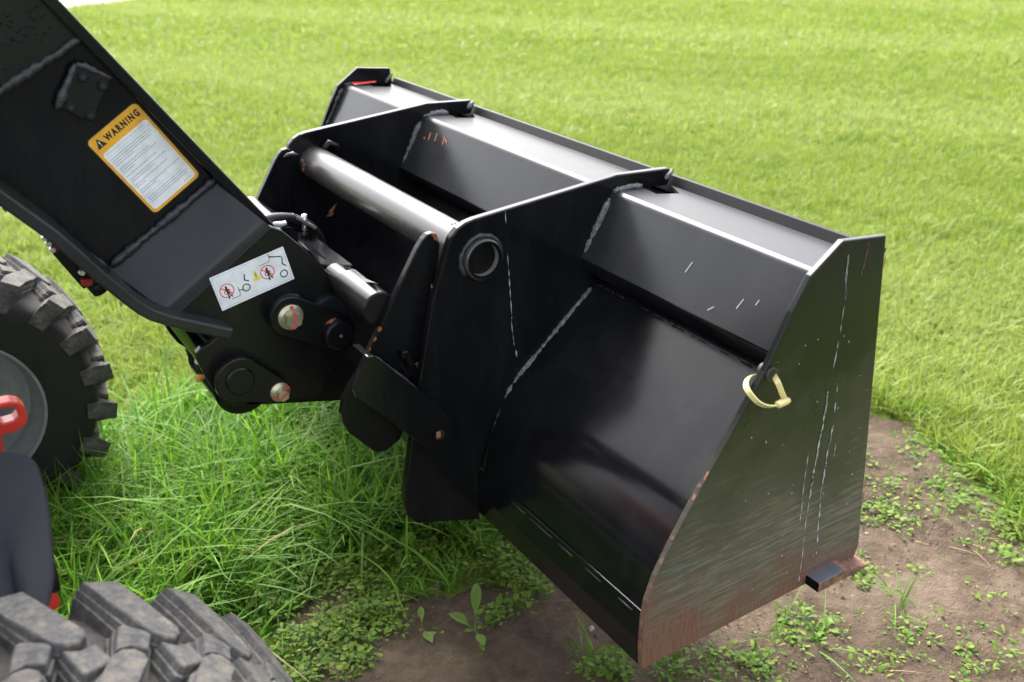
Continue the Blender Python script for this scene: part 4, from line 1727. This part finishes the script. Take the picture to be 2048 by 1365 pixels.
mb.cyl_y(c1, [(yk - .0240, .0035), (yk - .0246, .0035)], 'bore_metal', 12)
o = mb.build('hinge_pin', smooth_angle=30)
o.parent = keep1
# lower pair
yk = YN - .030
c0, c1 = pxz((480, 762), yk), pxz((560, 784), yk)
mb = MB()
mb.prism(stadium(c0, .047, c1, .024), yk, yk + .014, 'cover_black')
keep2 = mb.build('keeper_plate', bevel=.003)
mb = MB()
mb.cyl_y(pxz((478, 758), YN), [(YN + .001, .050), (YN - .015, .050), (YN - .017, .047)], 'black_paint', 44)
o = mb.build('bearing_collar', smooth_angle=30)
o.parent = keep2
mb = MB()
mb.cyl_y(c0, [(yk + .01, .028), (yk - .003, .028), (yk - .006, .025)], 'cover_black', 40)
o = mb.build('hinge_pin', smooth_angle=30)
o.parent = keep2
bolt(c1, yk, .0205, .012, 28, keep2)
LP += [keep1, keep2]

# --- tilt cylinder under the boom -----------------------------------------
mb = MB()
ra, rb = at_y((322, 588), 1.84), at_y((420, 716), 1.84)
dd = (ra - rb).normalized()
far = ra + dd * .35
mb.tube([rb, far], .025, 'chrome', 28)
rod = mb.build('rod')
mb = MB()
mb.tube([far - dd * .05, far + dd * .5], .040, 'black_paint', 28)
barrel = mb.build('tilt_cylinder')
rod.parent = barrel
mb = MB()
eye = pxz((470, 757), 1.80)
mb.cyl_y(eye, [(1.745, .052), (1.75, .058), (1.93, .058), (1.935, .052)], 'black_paint', 36)
mb.tube([rb + dd * .01, rb - dd * .03], [.030, .040], 'black_paint', 24)
o = mb.build('rod_eye', smooth_angle=30)
o.parent = barrel
mb = MB()
c = at_y((400, 756), 1.80)
mb.tube([c + Vector((.014, 0, 0)), c], .0045, 'brass_cap', 8)
mb.tube([c + Vector((.004, 0, 0)), c + Vector((-.008, 0, -.001))], .0075, 'brass_cap', 10)
o = mb.build('grease_cap')
o.parent = barrel
LP.append(barrel)

# --- quick coupler ----------------------------------------------------------
YH = 1.500
HP = xz(YH, [(874, 468), (866, 466), (855, 470), (846, 480), (835, 498), (770, 635), (722, 738), (700, 775), (688, 800), (683, 828), (688, 850), (700, 868), (752, 906), (772, 903), (800, 880), (835, 790), (862, 650), (880, 490)])
mb = MB()
mb.prism(HP, YH, YH + .016, 'hitch_paint' if 'hitch_paint' in M else 'black_paint')
coupler = mb.build('quick_coupler', bevel=.002)
sp = []
for p, r_ in (((748, 678), .005), ((738, 698), .004), ((875, 470), .010), ((758, 658), .005), ((724, 728), .003)):
    q = at_y(p, YH)
    sp.append((q.x, q.y, q.z, r_))
black_paint('hitch_paint', spots=sp)
coupler.data.materials[0] = M['hitch_paint']
LP.append(coupler)
dx = at_y((870, 480), YH)
# far hitch plate: same shape set against the far gusset
mb = MB()
mb.prism(HP, 2.222, 2.238, 'black_paint')
o = mb.build('hitch_plate', bevel=.002)
o.parent = coupler
# rust and weld knot at the far plate top
c = at_y((612, 322), 2.21)
wl = weld('weld_bead', [at_y(p, 2.215) for p in ((566, 316), (580, 308), (596, 310))], .009, 'weld')
wl.parent = coupler
mb = MB()
scratches(mb, [xz(2.2195, [(603, 316), (610, 330), (606, 345)])], 2.2195, 'rust', .006, .010, 0)
scratches(mb, [xz(2.2195, [(655, 430), (665, 418), (672, 405)]), xz(2.2195, [(653, 432), (668, 426)])], 2.2195, 'rust', .008, .014, 0)
o = tag(mb.build('rust_patch'), kind='stuff')
o.parent = coupler
# ear gripping the gusset from outside
YE = YG1 - .030
EAR = xz(YE, [(735, 714), (748, 712), (770, 728), (836, 780), (868, 803), (896, 832), (906, 850), (908, 868), (903, 886), (892, 897), (876, 903), (858, 901), (838, 888), (790, 850), (715, 798), (708, 780), (722, 742)])
mb = MB()
mb.prism(EAR, YE, YE + .014, 'black_paint')
ear = mb.build('locking_ear', bevel=.0025)
ear.parent = coupler
wl = weld('weld_bead', [at_y(p, YE + .010) for p in ((738, 716), (752, 716), (775, 733), (805, 757), (836, 781))], .0055, 'weld')
wl.parent = coupler
# connecting web from the ear back to the hitch plate
mb = MB()
web = xz(YE, [(735, 716), (748, 714), (834, 780), (826, 790)])
mb.prism(web, YE + .014, YH, 'black_paint')
o = mb.build('ear_web')
o.parent = coupler
c = pxz((878, 868), YE)
mb = MB()
mb.cyl_y(c, [(YE - .004, .0155), (YE + .004, .0155)], 'black_paint', 28)
mb.cyl_y(c, [(YE - .0048, .011), (YE + .002, .011)], 'decal_black', 28)
mb.box((c[0] - .004, YE - .005, c[1] + .002), (.009, .002, .013), 'rust')
o = mb.build('lock_hole', smooth_angle=30)
o.parent = coupler
# small strap between plate and gusset
mb = MB()
st = xz(YH - .012, [(806, 706), (818, 703), (847, 760), (843, 768), (830, 766)])
mb.prism(st, YH - .012, YH - .004, 'black_paint')
mb.prism(xz(YH - .018, [(806, 706), (818, 703), (822, 712), (806, 722)]), YH - .016, YH, 'black_paint')
o = mb.build('latch_strap', bevel=.002)
o.parent = coupler
mb = MB()
c = pxz((812, 742), YH - .001)
mb.cyl_y(c, [(YH - .010, .010), (YH, .013)], 'black_paint', 18)
mb.box((c[0] + .022, YH - .004, c[1] - .006), (.008, .004, .035), 'rust')
o = mb.build('latch_pin')
o.parent = coupler
# tubes and cross plates between the hitch plates
mb = MB()
c = pxz((742, 606), 1.555)
mb.cyl_y(c, [(1.519, .030), (1.522, .033), (1.655, .033), (1.658, .031), (1.658, .026), (1.72, .026)], 'cover_black', 40, 'dull_black')
o = mb.build('pivot_tube', smooth_angle=30)
o.parent = coupler
mb = MB()
mb.cyl_y(c, [(1.98, .026), (2.04, .026), (2.04, .033), (2.225, .033)], 'black_paint', 40)
o = mb.build('pivot_tube', smooth_angle=30)
o.parent = coupler


def slab(pts, th, mat, name, parent, bevel=.002):
    """free plate through 3-D corner points, thickness along its normal"""
    pts = [Vector(p) for p in pts]
    nrm = (pts[1] - pts[0]).cross(pts[2] - pts[0]).normalized() * th
    n = len(pts)
    mb = MB()
    vs = pts + [p + nrm for p in pts]
    mb.add(vs, [list(range(n)), list(range(2 * n - 1, n - 1, -1))] + [[i, i + n, (i + 1) % n + n, (i + 1) % n] for i in range(n)], mat)
    o = mb.build(name, bevel=bevel)
    if parent:
        o.parent = parent
    return o


# upper cross channel behind the nose
a0, a1 = at_y((600, 468), 2.05), at_y((706, 540), 1.66)
slab([at_y((592, 466), 2.05), at_y((618, 464), 2.08), at_y((706, 530), 1.70), at_y((700, 537), 1.66), at_y((640, 530), 1.80)], .012, 'black_paint', 'cross_plate', coupler)
slab([at_y((642, 532), 1.80), at_y((706, 538), 1.66), at_y((728, 556), 1.60), at_y((752, 566), 1.54), at_y((676, 566), 1.68)], .010, 'weld', 'cross_plate', coupler)
# rear web closing the coupler between its plates
pA, pB = pxz((800, 600), YH), pxz((742, 850), YH)
mb = MB()
qa, qb = (c[0] + .055, c[1] + .10), (c[0] - .02, c[1] - .22)
mb.prism([(c[0] + .02, c[1] - .01), (c[0] + .035, c[1] - .015), (c[0] + .00, c[1] - .16), (c[0] - .015, c[1] - .155)], YH + .016, 2.222, 'dull_black')
o = mb.build('rear_web')
o.parent = coupler
# knuckle links between nose and coupler
mb = MB()
c2 = pxz((560, 740), 1.75)
mb.prism(stadium(pxz((480, 765), 1.75), .05, pxz((680, 745), 1.75), .065), 1.745, 1.775, 'dull_black')
mb.prism(stadium(pxz((480, 765), 1.75), .05, pxz((680, 745), 1.75), .065), 1.925, 1.955, 'dull_black')
o = mb.build('tilt_link', bevel=.002)
o.parent = coupler
# hose with clamp arching over the nose
mb = MB()
hp = [at_y(p, y) for p, y in (((500, 452), 1.98), ((540, 437), 2.0), ((580, 436), 2.02), ((612, 447), 2.05), ((633, 466), 2.08), ((645, 490), 2.10), ((648, 520), 2.12))]
fine = []
for i in range(len(hp) - 1):
    p0, p1, p2, p3 = hp[max(i - 1, 0)], hp[i], hp[i + 1], hp[min(i + 2, len(hp) - 1)]
    for s in range(5):
        t = s / 5
        fine.append(.5 * ((2 * p1) + (-p0 + p2) * t + (2 * p0 - 5 * p1 + 4 * p2 - p3) * t * t + (-p0 + 3 * p1 - 3 * p2 + p3) * t ** 3))
mb.tube(fine, .0105, 'rubber_hose', 14)
hose = mb.build('hydraulic_hose')
mb = MB()
c = at_y((608, 443), 2.03)
mb.box(c, (.055, .030, .006), 'silver', Matrix.Rotation(math.radians(38), 3, 'Y'))
mb.tube([c + Vector((0, 0, -.02)), c + Vector((.002, 0, .016))], .006, 'silver', 8)
mb.tube([c + Vector((-.006, -.01, -.03)), c + Vector((.0, -.005, .0))], .0025, 'silver', 6)
o = mb.build('hose_clamp')
o.parent = hose
mb = MB()
c = at_y((560, 449), 1.97)
mb.tube([c + Vector((-.016, 0, .004)), c, c + Vector((.014, 0, .001))], [.004, .0075, .004], 'decal_white', 8, jitter=.3)
o = mb.build('cable_tie_end')
o.parent = hose
LP.append(hose)

# --- auxiliary valve bracket under the boom --------------------------------
ya = 1.80
mb = MB()
mb.prism(xz(ya, [(100, 440), (215, 545), (196, 560), (168, 580), (108, 512), (84, 466)]), ya, ya + .12, 'dull_black')
vb = mb.build('valve_bracket', bevel=.003)
for pts, mat, nm in (([(60, 436), (78, 450), (94, 462), (90, 474), (70, 452)], 'red_paint', 'valve_body'), ([(90, 468), (113, 483), (102, 494), (92, 482)], 'red_paint', 'valve_body'), ([(103, 494), (124, 484), (128, 492), (112, 508)], 'dark_red', 'valve_body')):
    mb = MB()
    mb.prism(xz(ya - .02, pts), ya - .02, ya + .05, mat)
    o = mb.build(nm, bevel=.002)
    o.parent = vb
mb = MB()
mb.prism(xz(ya - .005, [(160, 558), (186, 556), (184, 570), (164, 572)]), ya - .012, ya, 'dark_red')
o = mb.build('port_plug', bevel=.002)
o.parent = vb
mb = MB()
p, q = at_y((186, 562), ya + .03), at_y((205, 583), ya + .03)
mb.tube([p, p.lerp(q, .9), q], [.017, .017, .013], 'dull_black', 18)
o = mb.build('coupling_cap')
o.parent = vb
for p in ((89, 477), (97, 488), (105, 500), (107, 478), (164, 546)):
    c = at_y(p, ya - .022)
    mb = MB()
    mb.cyl_y((c.x, c.z), [(ya - .026, .0045), (ya - .018, .006)], 'silver', 10)
    o = mb.build('bolt')
    o.parent = vb
mb = MB()
c = at_y((13, 414), 1.80)
mb.tube([c + Vector((.02, 0, .01)), c + Vector((-.006, 0, -.004))], .006, 'silver', 10)
o = mb.build('bolt')
o.parent = vb
mb = MB()
mb.prism(xz(1.80, [(6, 392), (30, 408), (44, 424), (30, 420), (6, 400)]), 1.80, 1.86, 'dark_red')
o = mb.build('red_edge')
o.parent = vb
LP.append(vb)

# --- wheels ------------------------------------------------------------------
RW, TW = .385, .27


def lug_mesh():
    """one tread bar: wide stepped shoulder, diagonal bar, rounded block at the crown (s along the tread, w across)"""
    crown = lambda w: .3625 - 0.35 * max(0, abs(w) - .05) ** 2
    bar = [(-.022, .149), (.024, .149), (.046, .100), (.068, .056), (.079, .036), (.078, .022), (.068, .012), (.053, .011), (.039, .020), (.020, .052), (-.004, .098)]
    block = [(.047, .007), (.067, .002), (.087, .010), (.100, -.024), (.097, -.030), (.066, -.044), (.060, -.040)]

    def lift(loop, r_off, grow_):
        cs = sum(p[0] for p in loop) / len(loop)
        cw = sum(p[1] for p in loop) / len(loop)
        out = []
        for s, w in loop:
            ds, dw = s - cs, w - cw
            L_ = math.hypot(ds, dw)
            s2, w2 = s + ds / L_ * grow_, w + dw / L_ * grow_
            w2 = max(-.152, min(.152, w2))
            R = crown(w2) + r_off
            if abs(w2) > .13:
                R -= (abs(w2) - .13) * .12
            th = s2 / RW
            out.append((R * math.sin(th), w2, R * math.cos(th)))
        return out
    bm = MB()
    for loop, hi in ((bar, .0235), (block, .0195)):
        levels = [lift(loop, hi, -.0025), lift(loop, hi - .002, 0), lift(loop, hi - .012, .0025), lift(loop, hi - .0135, .0065), lift(loop, hi - .024, .009), lift(loop, hi - .0255, .0125),
                  lift(loop, hi - .036, .0145), lift(loop, hi - .075, .017)]
        n = len(loop)
        bm.add(levels[0], [list(range(n))], 'lug_rubber')
        for a, b in zip(levels[:-1], levels[1:]):
            bm.add(a + b, [[i, (i + 1) % n, (i + 1) % n + n, i + n] for i in range(n)], 'lug_rubber')
    return bm


LUG = lug_mesh().build('tread_lug', smooth_angle=16)
LUG_ME = LUG.data
bpy.data.objects.remove(LUG)
# mirrored copy for the other row
LUG2 = LUG_ME.copy()
LUG2.name = 'tread_lug_mirror'
co = np.zeros(len(LUG2.vertices) * 3)
LUG2.vertices.foreach_get('co', co)
co = co.reshape(-1, 3)
co[:, 1] *= -1
LUG2.vertices.foreach_set('co', co.ravel())
LUG2.flip_normals()


def wheel(x, yc, phase):
    seg = 96
    zc = .375
    prof = [(.135 * s_, r_) for s_, r_ in ((1.02, .205), (1.04, .225), (1.06, .26), (1.08, .290), (1.07, .312), (1.03, .328), (.85, .339), (.5, .3455), (.2, .348))]
    full = prof + [(-a, b) for a, b in prof[::-1]]
    mb = MB()
    rings = [[(x + r_ * math.sin(2 * math.pi * k / seg), yc + w_, zc + r_ * math.cos(2 * math.pi * k / seg)) for k in range(seg)] for w_, r_ in full]
    mb.rings(rings[:6], 'sidewall_rubber', caps=False)
    mb.rings(rings[5:len(full) - 5], 'groove_rubber', caps=False)
    mb.rings(rings[len(full) - 6:], 'sidewall_rubber', caps=False)
    # raised ring on the sidewall
    tyre = mb.build('wheel')
    for q in tyre.data.polygons:
        q.use_smooth = True
    tyre['label'] = 'front wheel with dusty chevron tread'
    mb = MB()
    rp = [(.136, .212), (.140, .209), (.138, .203), (.125, .199), (.105, .197), (.095, .188), (.060, .182), (.055, .172), (.03, .150), (.020, .09), (.020, .0)]
    rp = rp + [(-a, b) for a, b in rp[::-1]]
    rr = [[(x + r_ * math.sin(2 * math.pi * k / seg), yc + w_, zc + r_ * math.cos(2 * math.pi * k / seg)) for k in range(seg)] for w_, r_ in rp]
    mb.rings(rr, 'rim_grey', caps=False)
    rim_ = mb.build('rim', smooth_angle=40)
    rim_.parent = tyre
    NL = 20
    for row, me in ((1, LUG_ME), (-1, LUG2)):
        for k in range(NL):
            a = 2 * math.pi * (k + (.5 if row < 0 else 0)) / NL + phase
            o = bpy.data.objects.new('tread_lug', me)
            COL.objects.link(o)
            o.matrix_world = Matrix.Translation((x, yc, zc)) @ Matrix.Rotation(a, 4, 'Y')
            o.parent = tyre
            o.matrix_parent_inverse = Matrix.Identity(4)
    return tyre


WH = [wheel(-.042, 1.045, .075), wheel(-.02, 2.637, .05)]
LP += WH

# --- fender over the near wheel ----------------------------------------------
mb = MB()
fpx = [[(-160, 930, 1.42), (-60, 908, 1.40), (10, 908, 1.38), (52, 914, 1.37), (66, 926, 1.365), (73, 940, 1.36)],
       [(-160, 1010, 1.38), (-60, 980, 1.36), (10, 976, 1.34), (62, 978, 1.33), (84, 986, 1.325), (90, 1000, 1.32)],
       [(-160, 1080, 1.34), (-60, 1060, 1.32), (8, 1056, 1.305), (66, 1060, 1.285), (92, 1062, 1.28), (98, 1066, 1.275)],
       [(-160, 1150, 1.31), (-60, 1130, 1.29), (14, 1124, 1.27), (40, 1124, 1.24), (95, 1124, 1.23), (102, 1124, 1.225)],
       [(-160, 1230, 1.27), (-60, 1200, 1.25), (22, 1186, 1.235), (48, 1184, 1.195), (93, 1180, 1.185), (101, 1172, 1.18)],
       [(-160, 1300, 1.24), (-60, 1262, 1.22), (28, 1236, 1.21), (54, 1228, 1.17), (84, 1222, 1.165), (95, 1212, 1.16)],
       [(-160, 1316, 1.225), (-60, 1278, 1.21), (26, 1243, 1.195), (54, 1233, 1.155), (84, 1228, 1.15), (96, 1219, 1.145)]]
pa, pb, pc = at_y((0, 908), 1.42), at_y((0, 1250), 1.16), at_y((100, 1090), 1.255)
pn = (pb - pa).cross(pc - pa).normalized()
if pn.y > 0:
    pn = -pn


def on_sheet(a, b, off):
    d = Vector(sight((a, b)))
    t = (pa + pn * off - EYE).dot(pn) / d.dot(pn)
    return EYE + d * t


grid = []
for i_, row in enumerate(fpx):
    g_ = []
    for j_, (a, b, _c) in enumerate(row):
        groove = -.016 * min(1, max(0, i_ - 1.5) / 2) if j_ <= 2 else 0.0
        roll = {5: -.002}.get(j_, 0.0)
        lip_ = {0: -.002, 6: .003}.get(i_, 0.0)
        g_.append(on_sheet(a, b, groove + roll + lip_ + .002 * math.sin(i_ / 6 * math.pi)))
    grid.append(g_)


def refine(rows, sub=4):
    out = []
    for i in range(len(rows) - 1):
        q = [rows[max(i - 1, 0)], rows[i], rows[i + 1], rows[min(i + 2, len(rows) - 1)]]
        for s_ in range(sub):
            t = s_ / sub
            out.append([.5 * ((2 * b) + (-a + c) * t + (2 * a - 5 * b + 4 * c - d) * t * t + (-a + 3 * b - 3 * c + d) * t ** 3) for a, b, c, d in zip(*q)])
    return out + [rows[-1]]


grid = refine(grid)
grid = [list(r) for r in zip(*refine([list(r) for r in zip(*grid)]))]
nr, nc = len(grid), len(grid[0])
vs = [p for r in grid for p in r]
mb.add(vs, [[i * nc + j, i * nc + j + 1, (i + 1) * nc + j + 1, (i + 1) * nc + j] for i in range(nr - 1) for j in range(nc - 1)], 'fender_plastic', True)
fender = mb.build('fender')
md = fender.modifiers.new('thickness', 'SOLIDIFY')
md.thickness = .004
md.offset = 1
md = fender.modifiers.new('rim', 'BEVEL')
md.width = .0015
md.segments = 2
md.limit_method = 'ANGLE'
LP.append(fender)
# worn printed mark low on the fender
mb = MB()
for _ in range(26):
    p = at_y((rnd.uniform(0, 16), 1212 + rnd.uniform(-7, 7)), 1.205)
    q = p + Vector((rnd.uniform(-.004, .004), 0, rnd.uniform(-.003, .003)))
# red tie-down ring on the frame
yr = 1.52
outer = xz(yr, [(-40, 862), (-20, 824), (0, 808), (20, 804), (38, 806), (50, 816), (56, 836), (54, 848), (36, 862), (12, 870), (-20, 878)])
inner = xz(yr, [(-4, 822), (10, 817), (26, 816), (36, 822), (37, 832), (28, 842), (8, 848), (-2, 845)])
mb = MB()


def ring_prism(mb, outer, inner, y0, y1, mat, n=40):
    def res(loop):
        cx_, cz_ = sum(p[0] for p in inner) / len(inner), sum(p[1] for p in inner) / len(inner)
        out = []
        for k in range(n):
            a = 2 * math.pi * k / n
            d = (math.cos(a), math.sin(a))
            best = 0
            for i in range(len(loop)):
                p, q = loop[i], loop[(i + 1) % len(loop)]
                ex, ez = q[0] - p[0], q[1] - p[1]
                den = d[0] * ez - d[1] * ex
                if abs(den) < 1e-12:
                    continue
                t = ((p[0] - cx_) * ez - (p[1] - cz_) * ex) / den
                u = ((p[0] - cx_) * d[1] - (p[1] - cz_) * d[0]) / den
                if t > 0 and -1e-6 <= u <= 1 + 1e-6:
                    best = max(best, t)
            out.append((cx_ + d[0] * best, cz_ + d[1] * best))
        return out
    o_, i_ = res(outer), res(inner)
    L = [[(p[0], y0, p[1]) for p in o_], [(p[0], y1, p[1]) for p in o_], [(p[0], y1, p[1]) for p in i_], [(p[0], y0, p[1]) for p in i_]]
    vs = [p for l_ in L for p in l_]
    fs = []
    for a in range(4):
        b = (a + 1) % 4
        fs += [[a * n + k, a * n + (k + 1) % n, b * n + (k + 1) % n, b * n + k] for k in range(n)]
    mb.add(vs, fs, mat)


ring_prism(mb, outer, inner, yr, yr + .028, 'red_paint')
ring = mb.build('tow_ring', bevel=.003)
mb = MB()
mb.prism(xz(yr + .004, [(-60, 868), (4, 872), (8, 905), (12, 960), (-60, 960)]), yr + .004, yr + .024, 'red_paint')
o = mb.build('ring_bracket', bevel=.002)
o.parent = ring
LP.append(ring)
# red axle end between fender and near tyre
mb = MB()
c = at_y((104, 1198), 1.42)
mb.tube([at_y((-60, 1235), 1.5), at_y((108, 1203), 1.40)], .013, 'red_paint', 16)
o = mb.build('frame_rail')
LP.append(o)
mb = MB()
mb.tube([at_y((70, 1090), 1.46), at_y((100, 1150), 1.44), at_y((106, 1185), 1.42)], .012, 'dull_black', 12)
o = mb.build('fender_stay')
LP.append(o)

# --- chassis behind the frame's left edge (mirrored in the paint) -------------------
mb = MB()
mb.prism([(-.75, .30), (-.34, .34), (-.30, .52), (-.36, .68), (-.45, .76), (-.75, .80), (-.80, .40)], 1.48, 2.22, 'dull_black')
ch = mb.build('front_frame', bevel=.01)
mb = MB()
mb.cyl_y((-.02, .375), [(1.19, .075), (2.50, .075)], 'dull_black', 24)
o = mb.build('axle')
o.parent = ch
LP.append(ch)
mb = MB()
mb.prism([(-.75, .42), (-.70, 1.05), (-.95, 1.35), (-1.1, 1.38), (-2.5, 1.30), (-2.7, 1.1), (-2.7, .45)], 1.22, 2.48, 'dark_red')
hood = mb.build('rear_body', bevel=.03)
mb = MB()
mb.prism([(-.95, 1.36), (-1.02, 2.15), (-1.15, 2.28), (-1.95, 2.28), (-2.05, 2.2), (-2.1, 1.33)], 1.28, 2.42, 'dull_black')
o = mb.build('cab', bevel=.03)
o.parent = hood
LP.append(hood)
for yy in (1.06, 2.637):
    w_ = wheel(-1.75, yy, .1 if yy < 2 else .3)
    w_['label'] = 'rear wheel with dusty chevron tread'
    LP.append(w_)
mb = MB()
pv = away(tf[1], tf[2], .98)
mb.prism([(-.95, 1.30), (-.55, 1.30), (-.30, 1.75), (-.45, 2.0), (-.75, 2.0)], 1.70, 1.76, 'dull_black')
mb.prism([(-.95, 1.30), (-.55, 1.30), (-.30, 1.75), (-.45, 2.0), (-.75, 2.0)], 1.94, 2.00, 'dull_black')
o = mb.build('boom_tower', bevel=.005)
LP.append(o)
adopt(LP, loader)
